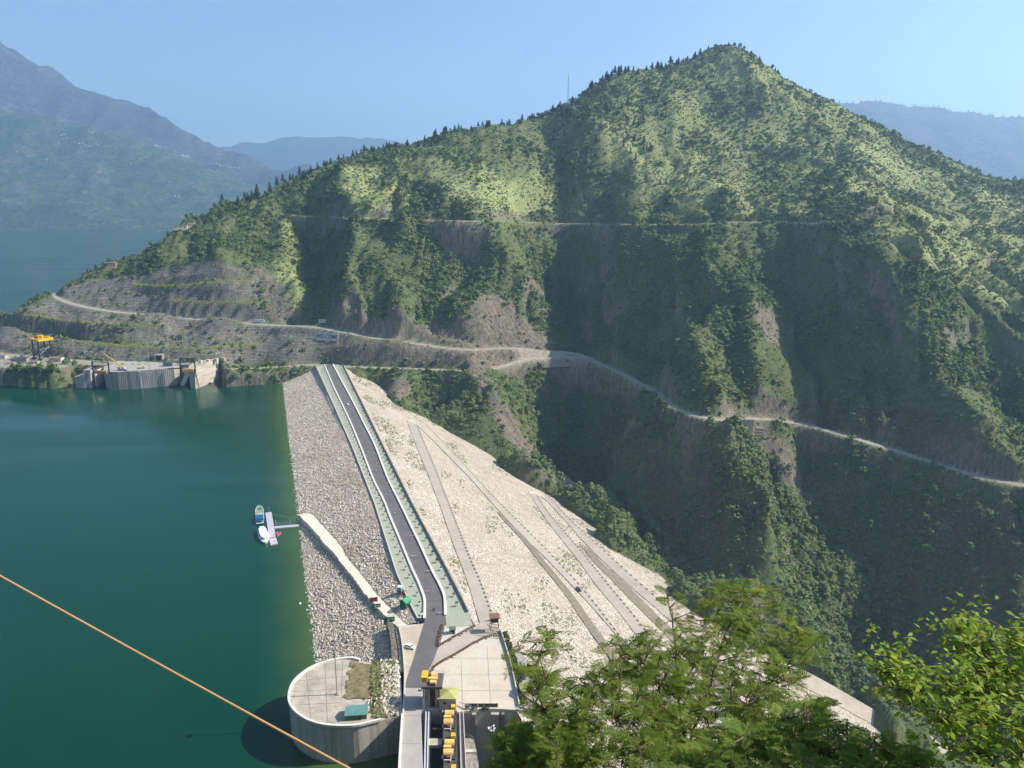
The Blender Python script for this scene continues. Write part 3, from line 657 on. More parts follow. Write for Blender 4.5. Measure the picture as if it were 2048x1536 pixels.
# ------------------------------------------------------------------ vehicles
def car(name, label, loc, rz, bodym, L_=4.3, W_=1.75, H_=1.5, suv=False, cat='car'):
    t = thing(name, label, cat, loc, rz)
    hb = .85 if not suv else 1.0
    prof = [(-L_/2,.35),(-L_/2,hb*.95),(-L_*.28,hb),(L_*.26,hb),(L_*.47,hb*.82),(L_/2,.6),(L_/2,.35)]
    m = MB(); n = len(prof)
    vs = [(x, -W_/2, z) for x, z in prof]+[(x, W_/2, z) for x, z in prof]
    m.add(vs, [tuple(range(n)), tuple(range(n, 2*n))[::-1]]+[(i, n+i, n+(i+1)%n, (i+1)%n) for i in range(n)])
    x0, x1, x2, x3 = (-L_*.47,-L_*.42,L_*.10,L_*.27) if suv else (-L_*.42,-L_*.27,L_*.08,L_*.27)
    wi = W_/2*.86
    m.add([(x0,-W_/2*.97,hb),(x3,-W_/2*.97,hb),(x3,W_/2*.97,hb),(x0,W_/2*.97,hb),(x1,-wi,H_),(x2,-wi,H_),(x2,wi,H_),(x1,wi,H_)],
          [(4,5,6,7),(0,1,5,4),(1,2,6,5),(2,3,7,6),(3,0,4,7)])
    m.build('body', bodym, t)
    e = .012; g = MB()
    def q(a, b_, c, d_): g.add([a,b_,c,d_], [(0,1,2,3)])
    z0, z1 = hb+.08, H_-.10
    f = lambda z: (z-hb)/(H_-hb)
    X0 = lambda z: x0+(x1-x0)*f(z); X3 = lambda z: x3+(x2-x3)*f(z); Y = lambda z: W_/2*.97+(wi-W_/2*.97)*f(z)
    for sgn in (-1, 1):
        q((X0(z0)+.15,sgn*(Y(z0)+e),z0),(X3(z0)-.2,sgn*(Y(z0)+e),z0),(X3(z1)-.15,sgn*(Y(z1)+e),z1),(X0(z1)+.12,sgn*(Y(z1)+e),z1))
    for fx, sg in ((X3,1),(X0,-1)):
        q((fx(z0)+sg*e*2,-Y(z0)+.12,z0),(fx(z0)+sg*e*2,Y(z0)-.12,z0),(fx(z1)+sg*e*2,Y(z1)-.1,z1),(fx(z1)+sg*e*2,-Y(z1)+.1,z1))
    g.build('window', glass_m, t)
    for sx in (-.31, .31):
        for sy in (-1, 1):
            w = MB(); w.tube([(0,-.11,0),(0,.11,0)], .34, 12); o = w.build('wheel', rubber, t, loc=(sx*L_, sy*(W_/2-.08), .34))
            r = MB(); r.tube([(0,sy*.112,0),(0,sy*.13,0)], .2, 8); r.build('rim', greysteel, o)
    for sy in (-1, 1):
        h = MB(); h.box((L_/2+.005, sy*W_*.36, .68), (.04,.32,.14)); h.build('headlight', glass_m, t)
    return t
car('parked_car', 'small white car driving on the far half of the crest road', G(696.5,810,.08), rz_of(-DS), white_p)
car('pickup_truck', 'white estate car parked on the dirt beside the road below the crest', G(820,1296,.1), R(-20), white_p, 4.6, 1.8, 1.65, True)
car('parked_car', 'dark car on the switchback road of the dam face', D(1157,1181,.75), rz_of(-DS)+.1, paint('dark car paint', (.03,.032,.035), .3), 4.5, 1.8, 1.6, True)

def skin_fig(name, mat, verts, edges, parent=None, loc=(0,0,0), rz=0):
    me = bpy.data.meshes.new(name); me.from_pydata([v[:3] for v in verts], edges, []); me.materials.append(mat)
    o = bpy.data.objects.new(name, me); COL.objects.link(o)
    sk_ = o.modifiers.new('skin', 'SKIN'); me.skin_vertices or o.modifiers.update()
    for i, v in enumerate(verts): me.skin_vertices[0].data[i].radius = (v[3], v[3])
    me.skin_vertices[0].data[0].use_root = True
    sb = o.modifiers.new('sub', 'SUBSURF'); sb.levels = 1; sb.render_levels = 1
    o.location = loc; o.rotation_euler.z = rz
    if parent: o.parent = parent
    return o
bk = thing('motorbike', 'dark motorbike ridden along the crest road towards the plaza', 'motorbike', G(868,1221,.07), rz_of(-DS)+.2)
for x in (-.65,.65):
    w = MB(); w.tube([(0,-.06,0),(0,.06,0)], .3, 14); w.build('wheel', rubber, bk, loc=(x,0,.3))
m = MB(); m.bar((-.65,0,.3),(.0,0,.5),.12); m.bar((0,0,.5),(.4,0,.8),.14); m.bar((.65,0,.3),(.42,0,1.0),.07); m.box((.15,0,.78),(.5,.26,.22)); m.bar((.42,-.35,1.02),(.42,.35,1.02),.05); m.build('frame', steel, bk)
m = MB(); m.box((-.35,0,.78),(.75,.28,.12)); m.build('saddle', rubber, bk)
cloth = paint('dark clothing', (.03,.032,.045), .9)
rider = skin_fig('person', cloth, [(-.25,0,.95,.15),(-.2,0,1.2,.17),(-.12,0,1.42,.16),(-.08,0,1.58,.06),(-.05,0,1.72,.115),
  (-.1,.2,1.45,.07),(.1,.3,1.2,.05),(.38,.32,1.06,.04),(-.1,-.2,1.45,.07),(.1,-.3,1.2,.05),(.38,-.32,1.06,.04),
  (.15,.2,.88,.09),(.05,.24,.5,.06),(.2,.24,.4,.05),(.15,-.2,.88,.09),(.05,-.24,.5,.06),(.2,-.24,.4,.05)],
  [(0,1),(1,2),(2,3),(3,4),(2,5),(5,6),(6,7),(2,8),(8,9),(9,10),(0,11),(11,12),(12,13),(0,14),(14,15),(15,16)], None, bk.location.copy(), bk.rotation_euler.z)
tag(rider, 'person in dark clothes riding the motorbike on the crest road', 'person')

# ------------------------------------------------------------------ roads on the downstream face
def droad(name, Lp, Rp, mat, lift=.55, wide=0):
    Lw = resample(spline([D(x,y,lift) for x,y in Lp], 4), 90)
    R2 = resample(spline([D(x,y,lift) for x,y in Rp], 4), 90); Rw = [G(*project(*q), p.z) for p, q in zip(Lw, R2)]   # level across, cut in on the upper side
    m = MB(); m.ribbon(Lw, Rw, 0, 6.0); o = m.build(name, mat); tag(o, None, None, None, 'structure'); return Lw, Rw
def c6(*pts): return [(800+x/3.072, 800+y/3.072) for x, y in pts]
A = droad('switchback_road', c6((45,130),(100,280),(170,450),(250,660),(330,890),(410,1100),(490,1365)), c6((105,150),(200,370),(300,620),(430,950),(500,1110),(572,1310),(580,1345)), roadconc)
B = droad('switchback_road', c6((45,128),(90,145),(170,215),(290,335),(440,490),(600,670),(760,840),(900,975),(1060,1140),(1180,1270),(1310,1420),(1420,1560),(1700,1900),(1980,2240)), c6((50,118),(125,124),(200,190),(360,355),(560,575),(740,755),(900,915),(1080,1105),(1200,1245),(1300,1375),(1400,1500),(1500,1620),(1775,1940),(2060,2260)), roadconc, .62)
C_ = droad('service_track', c6((598,690),(660,765),(740,850),(880,1025),(1010,1190),(1150,1395),(1240,1520),(1330,1640),(1560,1960),(1800,2300)), c6((612,688),(690,770),(775,850),(920,1025),(1065,1200),(1200,1390),(1290,1510),(1390,1640),(1625,1960),(1870,2300)), brownroad, .5)
Dd = droad('switchback_road', c6((790,572),(815,605),(900,735),(1000,865),(1100,990),(1200,1130),(1350,1310),(1450,1440),(1560,1580),(1800,1890),(2050,2200)), c6((848,582),(860,610),(935,715),(1050,850),(1130,940),(1250,1090),(1400,1270),(1500,1395),(1610,1530),(1860,1840),(2120,2140)), roadconc)
E_ = droad('switchback_road', c6((788,574),(830,585),(880,600),(1000,725),(1130,870),(1260,1000),(1400,1130),(1560,1265),(1720,1390),(2200,1640),(2480,1760),(2900,1990),(3300,2190)), c6((800,556),(850,560),(925,600),(1050,735),(1200,872),(1330,990),(1450,1100),(1600,1225),(1780,1350),(2300,1585),(2560,1700),(3000,1950),(3400,2150)), roadconc, .6)
F_ = droad('service_track', c6((1085,892),(1130,915),(1185,990),(1330,1135),(1500,1310),(1620,1430),(1740,1560),(1980,1830),(2200,2080)), c6((1110,888),(1175,915),(1235,990),(1390,1130),(1560,1300),(1680,1410),(1800,1530),(2045,1790),(2270,2030)), brownroad, .5)
# guard stones along the outer edges
gs = MB(); gs.box((0,0,.28), (2.0,.5,.6)); gs_me = gs.mesh('guard_stone', concrete)
cnt = 0
for row, k0, step, nmax in ((A[1], 3, 4.2, 85), (B[1], 6, 4.6, 95), (Dd[1], 6, 4.6, 60), (A[0], 3, 30, 0), (E_[1], 5, 5.5, 50)):
    P = resample(row, 400); acc = 0; c = 0
    for a, b2 in zip(P[:-1], P[1:]):
        acc += (b2-a).length
        if acc >= step and c < nmax:
            acc = 0; c += 1; cnt += 1
            o = bpy.data.objects.new('guard_stone', gs_me); COL.objects.link(o); o.location = b2-DN*.5; o.rotation_euler.z = rz_of(b2-a)
            tag(o, 'dark guard stone in the dashed row along a switchback road edge', 'guard stone', 'guard stones along the switchback roads')
# ================================================================== SPILLWAY END: FORECOURT, BASTION, HOISTS, SIGNS
def poly_sheet(name, px, mat, z=0.0, kind='structure', parent=None):
    P = [G(x, y, z) for x, y in px]; m = MB()
    ar = sum(P[i].x*P[(i+1)%len(P)].y-P[(i+1)%len(P)].x*P[i].y for i in range(len(P)))
    if ar < 0: P = P[::-1]
    m.add(P, [tuple(range(len(P)))]); o = m.build(name, mat, parent)
    if kind: tag(o, None, None, None, kind)
    return o
def poly_prism(name, px, mat, z0, z1, parent=None, kind=None):
    m = MB(); m.prism([G(x, y, z1) for x, y in px], z0, z1); o = m.build(name, mat, parent)
    if kind: tag(o, None, None, None, kind)
    return o
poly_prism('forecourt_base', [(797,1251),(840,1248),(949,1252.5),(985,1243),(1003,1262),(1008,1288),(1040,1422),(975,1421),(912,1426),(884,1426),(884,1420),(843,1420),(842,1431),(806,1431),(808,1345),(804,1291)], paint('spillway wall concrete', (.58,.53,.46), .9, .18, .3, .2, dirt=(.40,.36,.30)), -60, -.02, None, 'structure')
poly_sheet('dirt_yard', [(798,1252),(815,1254),(848,1246),(844,1262),(836,1285),(826,1320),(815,1352),(809,1374),(808.5,1345),(805,1291)], dirt_m, .03)
# stains where the dirt meets the asphalt, ramp road and plaza
poly_sheet('ramp_road', [(881,1291),(956,1250),(962,1243.5),(986,1242),(1001,1262),(949,1287),(871,1334),(855,1347),(866,1322)], roadconc, .035)
pl_m = (lambda b: b.fin(b.mix(b.ramp(b.noise(.12, 6, .7), (.45, 0.0), (.72, .6)), b.ramp(b.noise(.8, 6, .7), (.3, (.52,.455,.37)), (.7, (.62,.55,.455))), (.44,.37,.29)), .95, .1))(NB('plaza concrete'))
poly_sheet('plaza', [(872,1334),(949,1288),(1007,1288.5),(1038,1415),(914,1418),(914,1394),(886,1394),(886,1372),(872,1372)], pl_m, .03)
jm = MB()
for a, b2 in (((922,1320),(925,1412)),((974,1292),(981,1408)),((886,1349.5),(1022,1349.5)),((916,1381),(1029,1381.5)),((900,1316.5),(1013,1316.5))):
    p, q = G(*a, .045), G(*b2, .045); d = (q-p).normalized(); x = Vector((d.y,-d.x,0))*.09
    jm.add([p-x, p+x, q+x, q-x], [(0,1,2,3)])
for k in range(2):
    pts = [G(935+k*60+random.uniform(0,9)*j, 1365-k*8+random.uniform(-1,2.5)*j, .045) for j in range(5)]
    for a, b2 in zip(pts[:-1], pts[1:]):
        d = (b2-a).normalized(); x = Vector((d.y,-d.x,0))*.05; jm.add([a-x,a+x,b2+x,b2-x], [(0,1,2,3)])
tag(jm.build('plaza_joints', dark_conc), None, None, None, 'structure')
# spillway road deck
poly_prism('spillway_road', [(796,1700),(852,1700),(846,1536),(842.5,1431),(843,1376),(808,1376),(806,1431),(800,1536)], (lambda b: b.fin(b.mix(b.ramp(b.noise(.15,5,.7),(.4,0.0),(.7,.6)), b.ramp(b.noise(1.2,5,.7),(.3,(.36,.335,.30)),(.7,(.44,.41,.37))), (.28,.26,.23)), .95, .1))(NB('deck concrete')), -2.2, .06, None, 'structure')
jm = MB()
for y in (1431, 1487):
    jm.bar(G(805-(y-1431)*.05,y,.07), G(843,y,.07), .16, .02)
tag(jm.build('deck_joint', dark_conc), None, None, None, 'structure')
def wallpx(name, px, t, h, mat, label, cat, z=0.0, dz=0.0, group=None):
    m = MB(); m.wall(spline([G(x, y, z) for x, y in px], 2.5), t, h, 0, dz); return tag(m.build(name, mat), label, cat, group)
wallpx('parapet', [(794,1700),(799,1536),(805,1431)], .8, 1.0, whitewash, 'white parapet along the water side of the spillway bridge', 'parapet')
wallpx('parapet', [(806.5,1431),(809,1390),(809.5,1345),(805,1291),(798,1255)], .6, 1.1, pale_conc, 'pale winding parapet between the stone slope and the dirt yard', 'parapet', 0, -.2)
wallpx('stone_wall', [(779,1246),(784,1262),(787,1280),(789,1300),(790,1333)], 2.6, 3.0, (lambda b: b.fin(b.ramp(b.voro(1.1,'F1','Distance'), (.1,(.32,.28,.22)),(.6,(.12,.105,.085))), .95, .1))(NB('rubble wall')), 'thick rubble retaining wall curving down beside the dirt yard', 'wall', -1.0, -2.6)
# piers carrying the bridge
pr = thing('bridge_pier', 'tall stained concrete pier under the spillway bridge at the water', 'bridge pier', G(820,1560,-20))
m = MB(); 
for y0, y1 in ((1436,1470),(1560,1640)):
    m.prism([Vector(G(x,y,-1))-pr.location for x, y in ((800,y0),(846,y0),(848,y1),(797,y1))], -40, 17.7)
m.build('shaft', dark_conc, pr)
# bastion
BPX = [(720,1322),(705,1318),(688,1318.5),(669,1321.6),(648,1327),(628.6,1334),(611,1344),(598,1354.6),(588,1365),(581.6,1377),(578,1393),(578.5,1404),(583,1415),(592,1426),(603,1434.6),(618,1443),(636,1449),(655,1452.5),(674,1454),(696,1454),(717,1452),(753,1443.5),(799,1433)]
ba = thing('bastion', 'rounded concrete bastion with flat top rising from the lake beside the spillway', 'bastion', G(680,1390,-.6))
rim = [Vector(p) for p in spline([G(x, y, -.6) for x, y in BPX], 1.5)]
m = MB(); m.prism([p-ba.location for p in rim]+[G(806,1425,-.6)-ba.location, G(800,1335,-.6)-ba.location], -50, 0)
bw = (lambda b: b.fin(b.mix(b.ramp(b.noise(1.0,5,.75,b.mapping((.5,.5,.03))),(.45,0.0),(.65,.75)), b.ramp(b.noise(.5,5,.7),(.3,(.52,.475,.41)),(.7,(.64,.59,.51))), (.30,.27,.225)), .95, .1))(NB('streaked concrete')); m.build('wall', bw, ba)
top_m = (lambda b: b.fin(b.mix(b.ramp(b.noise(.16,6,.75),(.42,0.0),(.68,.75)), b.ramp(b.noise(1.0,6,.7),(.3,(.40,.355,.285)),(.7,(.52,.47,.385))), (.24,.205,.155)), .95, .1))(NB('bastion top'))
m = MB(); P = [p-ba.location for p in rim]; m.add([p+Vector((0,0,.02)) for p in P]+[G(800,1345,-.6)-ba.location+Vector((0,0,.02))], [tuple(range(len(P)+1))]); o = m.build('top_slab', top_m, ba)
m = MB(); m.wall([p-ba.location for p in rim[:-4]], .9, .9); m.build('parapet', whitewash, ba)
m = MB()
for a, b2 in (((590,1362),(700,1352)),((583,1383),(690,1378)),((588,1410),(684,1405)),((612,1340),(622,1440)),((650,1328),(655,1450)),((686,1320),(682,1400))):
    p, q = G(*a,-.56)-ba.location, G(*b2,-.56)-ba.location; m.bar(p, q, .22, .02)
m.build('slab_joints', dark_conc, ba)
# rough stony/brown ground between the bastion slab and the road
def patch(name, px, mat, z, amp=.4):
    P = [G(x, y, z) for x, y in px]; x0, x1 = min(p.x for p in P), max(p.x for p in P); y0, y1 = min(p.y for p in P), max(p.y for p in P)
    X, Y = np.meshgrid(np.arange(x0, x1, .6), np.arange(y0, y1, .6))
    ins = in_poly(X+fbm(X/3,Y/3,3,7)*1.6, Y+fbm(X/3,Y/3,3,8)*1.6, [(p.x, p.y) for p in P])
    Z = z + amp*(fbm(X/2, Y/2, 4, 15)+.4)
    return tag(grid_mesh(name, X, Y, Z, mat, keep=ins), None, None, None, 'structure')
drygrass = (lambda b: b.fin(b.mix(b.ramp(b.noise(.5,6,.75),(.4,0.0),(.6,.9)), b.ramp(b.noise(2.,6,.7),(.3,(.20,.145,.085)),(.7,(.34,.265,.16))), (.11,.115,.05)), .95, .1))(NB('dry grass patch'))
patch('dry_ground', [(703,1322),(750,1326),(765,1350),(775,1400),(770,1425),(750,1432),(742,1425),(740,1400),(690,1396),(694,1360)], drygrass, -.45, .5)
# huts
def gable(t, w, d, h, rh, mw, mr, over=.4, door=True, hip=False):
    m = MB(); m.box((0,0,h/2), (w,d,h)); 
    if not hip: m.add([(-w/2,-d/2,h),(-w/2,d/2,h),(-w/2,0,h+rh),(w/2,-d/2,h),(w/2,d/2,h),(w/2,0,h+rh)], [(0,2,1),(3,4,5)])
    m.build('wall', mw, t)
    W_, D_ = w/2+over, d/2+over; m = MB(); z = h-.05+.0; th = .14
    if hip:
        r = max(0, W_-D_); vs = [(-W_,-D_,z),(W_,-D_,z),(W_,D_,z),(-W_,D_,z),(-r,0,z+rh),(r,0,z+rh)]
        lo = [(x,y,zz-th) for x,y,zz in vs[:4]]
        m.add(vs+lo, [(0,1,5,4),(1,2,5),(2,3,4,5),(3,0,4),(6,7,1,0),(7,8,2,1),(8,9,3,2),(9,6,0,3),(9,8,7,6)])
    else:
        for s in (-1,1):
            a, b2, c, d_ = Vector((-W_,s*D_,z-rh*over/(d/2))), Vector((W_,s*D_,z-rh*over/(d/2))), Vector((W_,0,z+rh+.06)), Vector((-W_,0,z+rh+.06))
            u = Vector((0,0,th)); m.add([a,b2,c,d_,a+u,b2+u,c+u,d_+u], [(0,1,2,3)[::s],(4,5,6,7)[::-s],(0,4,5,1)[::s],(1,5,6,2)[::s],(3,7,4,0)[::s]])
    m.build('roof', mr, t)
    if door:
        m = MB(); m.box((w*.18,-d/2-.03,min(1.0,h*.42)), (.95,.08,min(2.0,h*.84))); m.build('door', wood_m, t)
        m = MB(); m.box((-w*.2,-d/2-.03,h*.58), (1.0,.07,.8)); m.build('window', glass_m, t)
t = thing('site_hut', 'low hut with teal corrugated roof standing on the bastion top', 'hut', G(714,1431,-.6), R(6)); gable(t, 7.4, 5.0, 2.4, .9, green_p, teal_roof, .5)
pb = MB()
for k in range(5): pb.box((random.uniform(-2,2), random.uniform(-3,3), .4), (.35,3.0,.3), random.uniform(-.3,.3))
tag(pb.build('pipe_stack', whitewash, loc=G(743,1412,-.3)), 'loose white concrete posts lying beside the teal roofed hut', 'posts')
t = thing('lamp_mast', 'very tall thin lamp mast standing on the bastion top', 'lamp mast', G(674.5,1389,-.6))
m = MB(); m.tube([(0,0,0),(0,0,17),(0,0,34.5)], .28, 8, 0, .14); m.build('pole', greysteel, t)
m = MB(); m.box((0,0,.25), (1.3,1.3,.5)); m.build('base', concrete, t)
m = MB(); m.tube([(0,0,34.2),(0,0,34.6)], .9, 10); [m.box((math.cos(a)*1.1, math.sin(a)*1.1, 34.1), (.5,.5,.4), a) for a in (0,1.57,3.14,4.71)]; m.build('lamp_ring', greysteel, t)
t = thing('lime_hut', 'small hut with lime green hipped roof between the gantry and the plaza', 'hut', G(898,1409,0), R(-2)); gable(t, 6.0, 6.4, 4.9, 1.2, pinkish, lime, .25, True, True)
t = thing('guard_booth', 'tiny white guard booth with green roof beside the lawn end', 'booth', G(904.5,1266,0), R(12)); gable(t, 2.4, 2.2, 2.4, .7, paint('pale booth wall', (.55,.57,.52)), paint('dull green sheet', (.10,.17,.12)), .3)
t = thing('toilet_booth', 'tall narrow pale blue booth beside the lake side crest wall', 'booth', U(800,1186,.2), R(-15))
m = MB(); m.box((0,0,1.7), (2.1,2.1,3.4)); m.build('cabin', paint('pale teal sheet', (.16,.33,.36)), t); m = MB(); m.box((0,0,3.5), (2.3,2.3,.25)); m.build('roof', white_p, t); m = MB(); m.box((.2,-1.07,1.3), (.9,.06,2.2)); m.build('door', paint('door blue', (.07,.17,.25)), t)
t = thing('shelter_hut', 'small hut with bright green gable roof below the lake side crest wall', 'hut', U(811,1213,.1), R(62)); gable(t, 3.8, 3.6, 3.2, 1.3, green_p, green_l, .4)
t = thing('timber_stack', 'dark scrap pile between the booth and the green gable hut', 'scrap pile', U(806,1190,.3)); m = MB(); [m.box((random.uniform(-1,1),random.uniform(-2,2),.3+.2*k), (2.0,.4,.3), random.uniform(0,3)) for k in range(6)]; m.build('planks', red_p, t)
def gazebo(loc, label):
    t = thing('gazebo', label, 'gazebo', loc); m = MB()
    for k in range(6): a = k*math.pi/3+.3; m.tube([(2.4*math.cos(a),2.4*math.sin(a),0),(2.4*math.cos(a),2.4*math.sin(a),3.3)], .12, 6)
    m.build('posts', pale_conc, t); m = MB(); v = [(3.4*math.cos(k*math.pi/3+.3), 3.4*math.sin(k*math.pi/3+.3), 3.2) for k in range(6)]
    m.add(v+[(0,0,4.5)], [(k,(k+1)%6,6) for k in range(6)]+[(5,4,3,2,1,0)]); m.build('roof', lime, t)
gazebo(G(1052,1388,0), 'lime roofed gazebo at the plaza edge behind the near tree, lower one'); gazebo(G(1056,1352,0), 'lime roofed gazebo at the plaza edge behind the near tree, upper one')
poly_prism('plaza_edge', [(1036,1413),(1006,1286),(1030,1290),(1075,1345),(1085,1423)], concrete, -60, -.05, None, 'structure')
# watch cabin on lattice legs
t = thing('watch_cabin', 'brown roofed watch cabin on lattice legs at the head of the ramp road', 'watch cabin', G(989,1262,0), R(8))
m = MB(); m.box((0,0,6.0), (3.2,3.0,2.2)); m.build('cabin', wood_m, t); m = MB(); m.box((0,0,7.4), (4.6,3.8,.3), 0, 0, R(8)); m.build('roof', brown_p, t)
for x in (-1.4,1.4):
    for y in (-1.3,1.3): m = MB(); m.bar((x*1.5,y*1.4,0),(x,y,5), .16); m.build('leg', wood_m, t)
m = MB()
for z in (1.5,3.0,4.6):
    for s in (-1,1): m.bar((-2,s*1.6,z),(2,s*1.6,z-.9), .09); m.bar((s*2,-1.6,z),(s*2,1.6,z-.9), .09)
for k in range(12): m.bar((-2.2+k*.35-1.5,-2.6-k*.35,5-k*.42),(-1.2+k*.35-1.5,-2.2-k*.35,5-k*.42), .3, .06)
m.build('lattice', wood_m, t)
# railings of the ramp road
def railing(px, label, hgt=1.2):
    P = resample([G(x, y, 0) for x, y in px], int(sum((G(*a)-G(*b2)).length for a, b2 in zip(px[:-1], px[1:]))/.9)); t = thing('railing', label, 'railing', P[0]); o = P[0]
    m = MB()
    for p in P: m.box(p-o+Vector((0,0,hgt/2)), (.32,.32,hgt))
    m.build('posts', brown_p, t); m = MB()
    for a, b2 in zip(P[:-1], P[1:]):
        for z in (.55, 1.05): m.bar(a-o+Vector((0,0,z)), b2-o+Vector((0,0,z)), .14)
    m.build('rails', wood_m, t)
    m = MB()
    for p in P[::2]: m.box(p-o+Vector((random.uniform(-.9,.9),random.uniform(-.6,.6),.25)), (.8,.6,.5), random.uniform(0,3))
    m.build('edge_stones', paint('edging stone', (.36,.27,.20)), t)
railing([(862,1345),(871,1333),(888,1322),(905,1313),(928,1300),(948,1287)], 'brown post railing with edging stones between the ramp road and the plaza')
railing([(878,1293),(890,1286),(905,1277),(930,1263),(950,1253)], 'brown post railing on the lawn side of the ramp road')
railing([(886,1250),(880,1270),(876,1292)], 'short brown railing beside the asphalt near the guard booth')
railing([(950,1287),(968,1277),(985,1272),(1000,1270)], 'brown railing under the watch cabin')
wallpx('plaza_wall', [(1001,1262),(1010,1290),(1024,1340),(1039,1414)], .5, 1.3, pale_conc, 'pale wall along the valley edge of the plaza behind the trees', 'wall')
hd = MB(); g = random.Random(3)
P = resample([G(x,y,0) for x,y in ((1004,1270),(1012,1292),(1027,1340),(1041,1412))], 46)
for k, p in enumerate(P):
    b_ = bush_mb(g.uniform(.8,1.5), 26, 300+k, 1.0, .4); hd.add([Vector(v)+p-P[0]+Vector((g.uniform(.6,1.8), g.uniform(-.5,.5), .9)) for v in b_.v], b_.f)
tag(hd.build('hedge', leafdark, loc=P[0]), 'dark ragged hedge along the valley edge of the plaza', 'hedge')
# front of the plaza
wallpx('plaza_parapet', [(914,1426.5),(930,1424),(974,1419.5),(1046,1422)], .7, 1.0, pale_conc, 'low pale parapet along the front edge of the plaza above the spillway wall', 'parapet', 0, -.3)
for (x0, x1), lb in (((931,954),'wide dark panel at the plaza front nearest the lime hut'),((957,966),'narrow dark panel in the middle of the plaza front'),((968.5,995),'wide dark panel at the plaza front farthest from the lime hut')):
    p, q = G(x0,1414,0), G(x1,1414,0); t = thing('front_panel', lb, 'panel', (p+q)/2, 0, 'dark panels along the plaza front'); L_ = (q-p).length
    m = MB(); m.box((0,0,.75), (L_,.15,1.5)); m.build('panel', paint('olive steel', (.095,.092,.07), .8), t)
    m = MB(); [m.box((sx*(L_/2+.15),0,.85), (.25,.3,1.7)) for sx in (-1,1)]; m.build('posts', pale_conc, t)
for k, (px_, py_) in enumerate([(934,1418),(944,1419),(950,1417),(968,1418),(974,1417)]):
    b_ = bush_mb(g.uniform(.7,1.3), 70, 400+k, 1.1, .35); tag(b_.build('shrub', leafdark, loc=G(px_,py_,.6)), 'green shrub growing along the front parapet of the plaza', 'shrub', 'shrubs at the plaza front')
m = MB()
for k in range(4):
    a, b2 = G(915+k*2, 1403+k, 1.0), G(935+k*5, 1417, .9); m.tube([a, (a+b2)/2+Vector((0,0,.7)), b2], .09, 5)
tag(m.build('handrails', greysteel), 'bent grey handrails of the stair beside the lime hut', 'handrail')
# pilasters on the spillway side wall
for px_, w_, lb in ((990,3,'tall concrete buttress on the spillway wall below the middle of the plaza'),(1006,1.0,'thin dark rib on the spillway wall right of the buttress'),(948,1.4,'narrow concrete rib on the spillway wall near the walkway')):
    p = G(px_,1423,0); m = MB(); m.box((0,-.4,-22), (w_,1.4,43)); tag(m.build('buttress', dark_conc if w_ < 1.2 else concrete, loc=p), lb, 'buttress')
# gantry crane
gb = (G(846,1418)+G(882,1418))/2; GW = (G(882,1418)-G(846,1418)).length
t = thing('gantry_crane', 'beige legged gantry crane with yellow hoists on top beside the spillway road', 'gantry crane', gb)
for sx in (-1,1):
    for yy in (.4,7.2):
        m = MB(); m.box((sx*(GW/2-.35), yy, 4.3), (.75,.8,8.6)); m.build('leg', pale_conc, t)
m = MB(); m.box((-1.2,1.0,4.6), (.9,.6,8.0)); m.box((1.6,1.0,4.6), (.8,.6,8.0)); m.build('inner_columns', concrete, t)
m = MB(); m.box((.2,4.2,4.2), (2.6,5.6,8.4)); m.box((0,6.9,3.6), (GW-1.6,.4,7.2)); m.build('gate_leaf', paint('rusty gate leaf', (.06,.042,.034), .9), t)
m = MB(); m.box((.1,3.9,9.15), (GW+1.0,8.6,.9)); m.build('platform', paint('grimy platform', (.13,.105,.10), .9), t)
m = MB(); m.box((-GW/2+.35,5.2,10.4), (2.2,4.6,1.8)); m.build('machine_house', yellow, t)
def arch(r, w, n=10):
    m = MB(); vs = []
    for x in (-w/2, w/2): vs += [(x, r*math.cos(math.pi*k/n), r*math.sin(math.pi*k/n)) for k in range(n+1)]
    m.add(vs, [(k, k+1, n+2+k, n+1+k) for k in range(n)]+[tuple(range(n+1))[::-1], tuple(range(n+1, 2*n+2))]); return m
for yy in (2.0, 6.6): m = arch(1.15, 2.3); m.build('drum_cover', orangey, t, loc=(.5, yy, 9.6))
m = MB(); m.box((.2,4.4,10.0), (3.4,1.3,.6)); m.build('cross_beam', orangey, t)
m = MB(); m.tube([(-.4,.6,10),(1.4,.6,10)], .6, 12); m.build('rope_drum', wood_m, t)
m = MB()
for sx in (-1,1):
    for k in range(8): m.bar((sx*(GW/2+.5),-.3+k*1.2,9.6),(sx*(GW/2+.5),-.3+k*1.2,10.7), .06)
    m.bar((sx*(GW/2+.5),-.3,10.65),(sx*(GW/2+.5),8.2,10.65), .06)
for k in range(8): m.bar((-GW/2+k*1.05,8.2,9.6),(-GW/2+k*1.05,8.2,10.7), .06)
m.bar((-GW/2,8.2,10.65),(GW/2+.5,8.2,10.65), .06); m.build('railing', greysteel, t)
m = MB(); m.box((-GW/2-.9,-.2,8.0), (1.4,.6,.4)); m.bar((-GW/2-1.4,-.2,8),(-GW/2-1.4,-.2,9.2), .07); m.build('side_platform', greysteel, t)
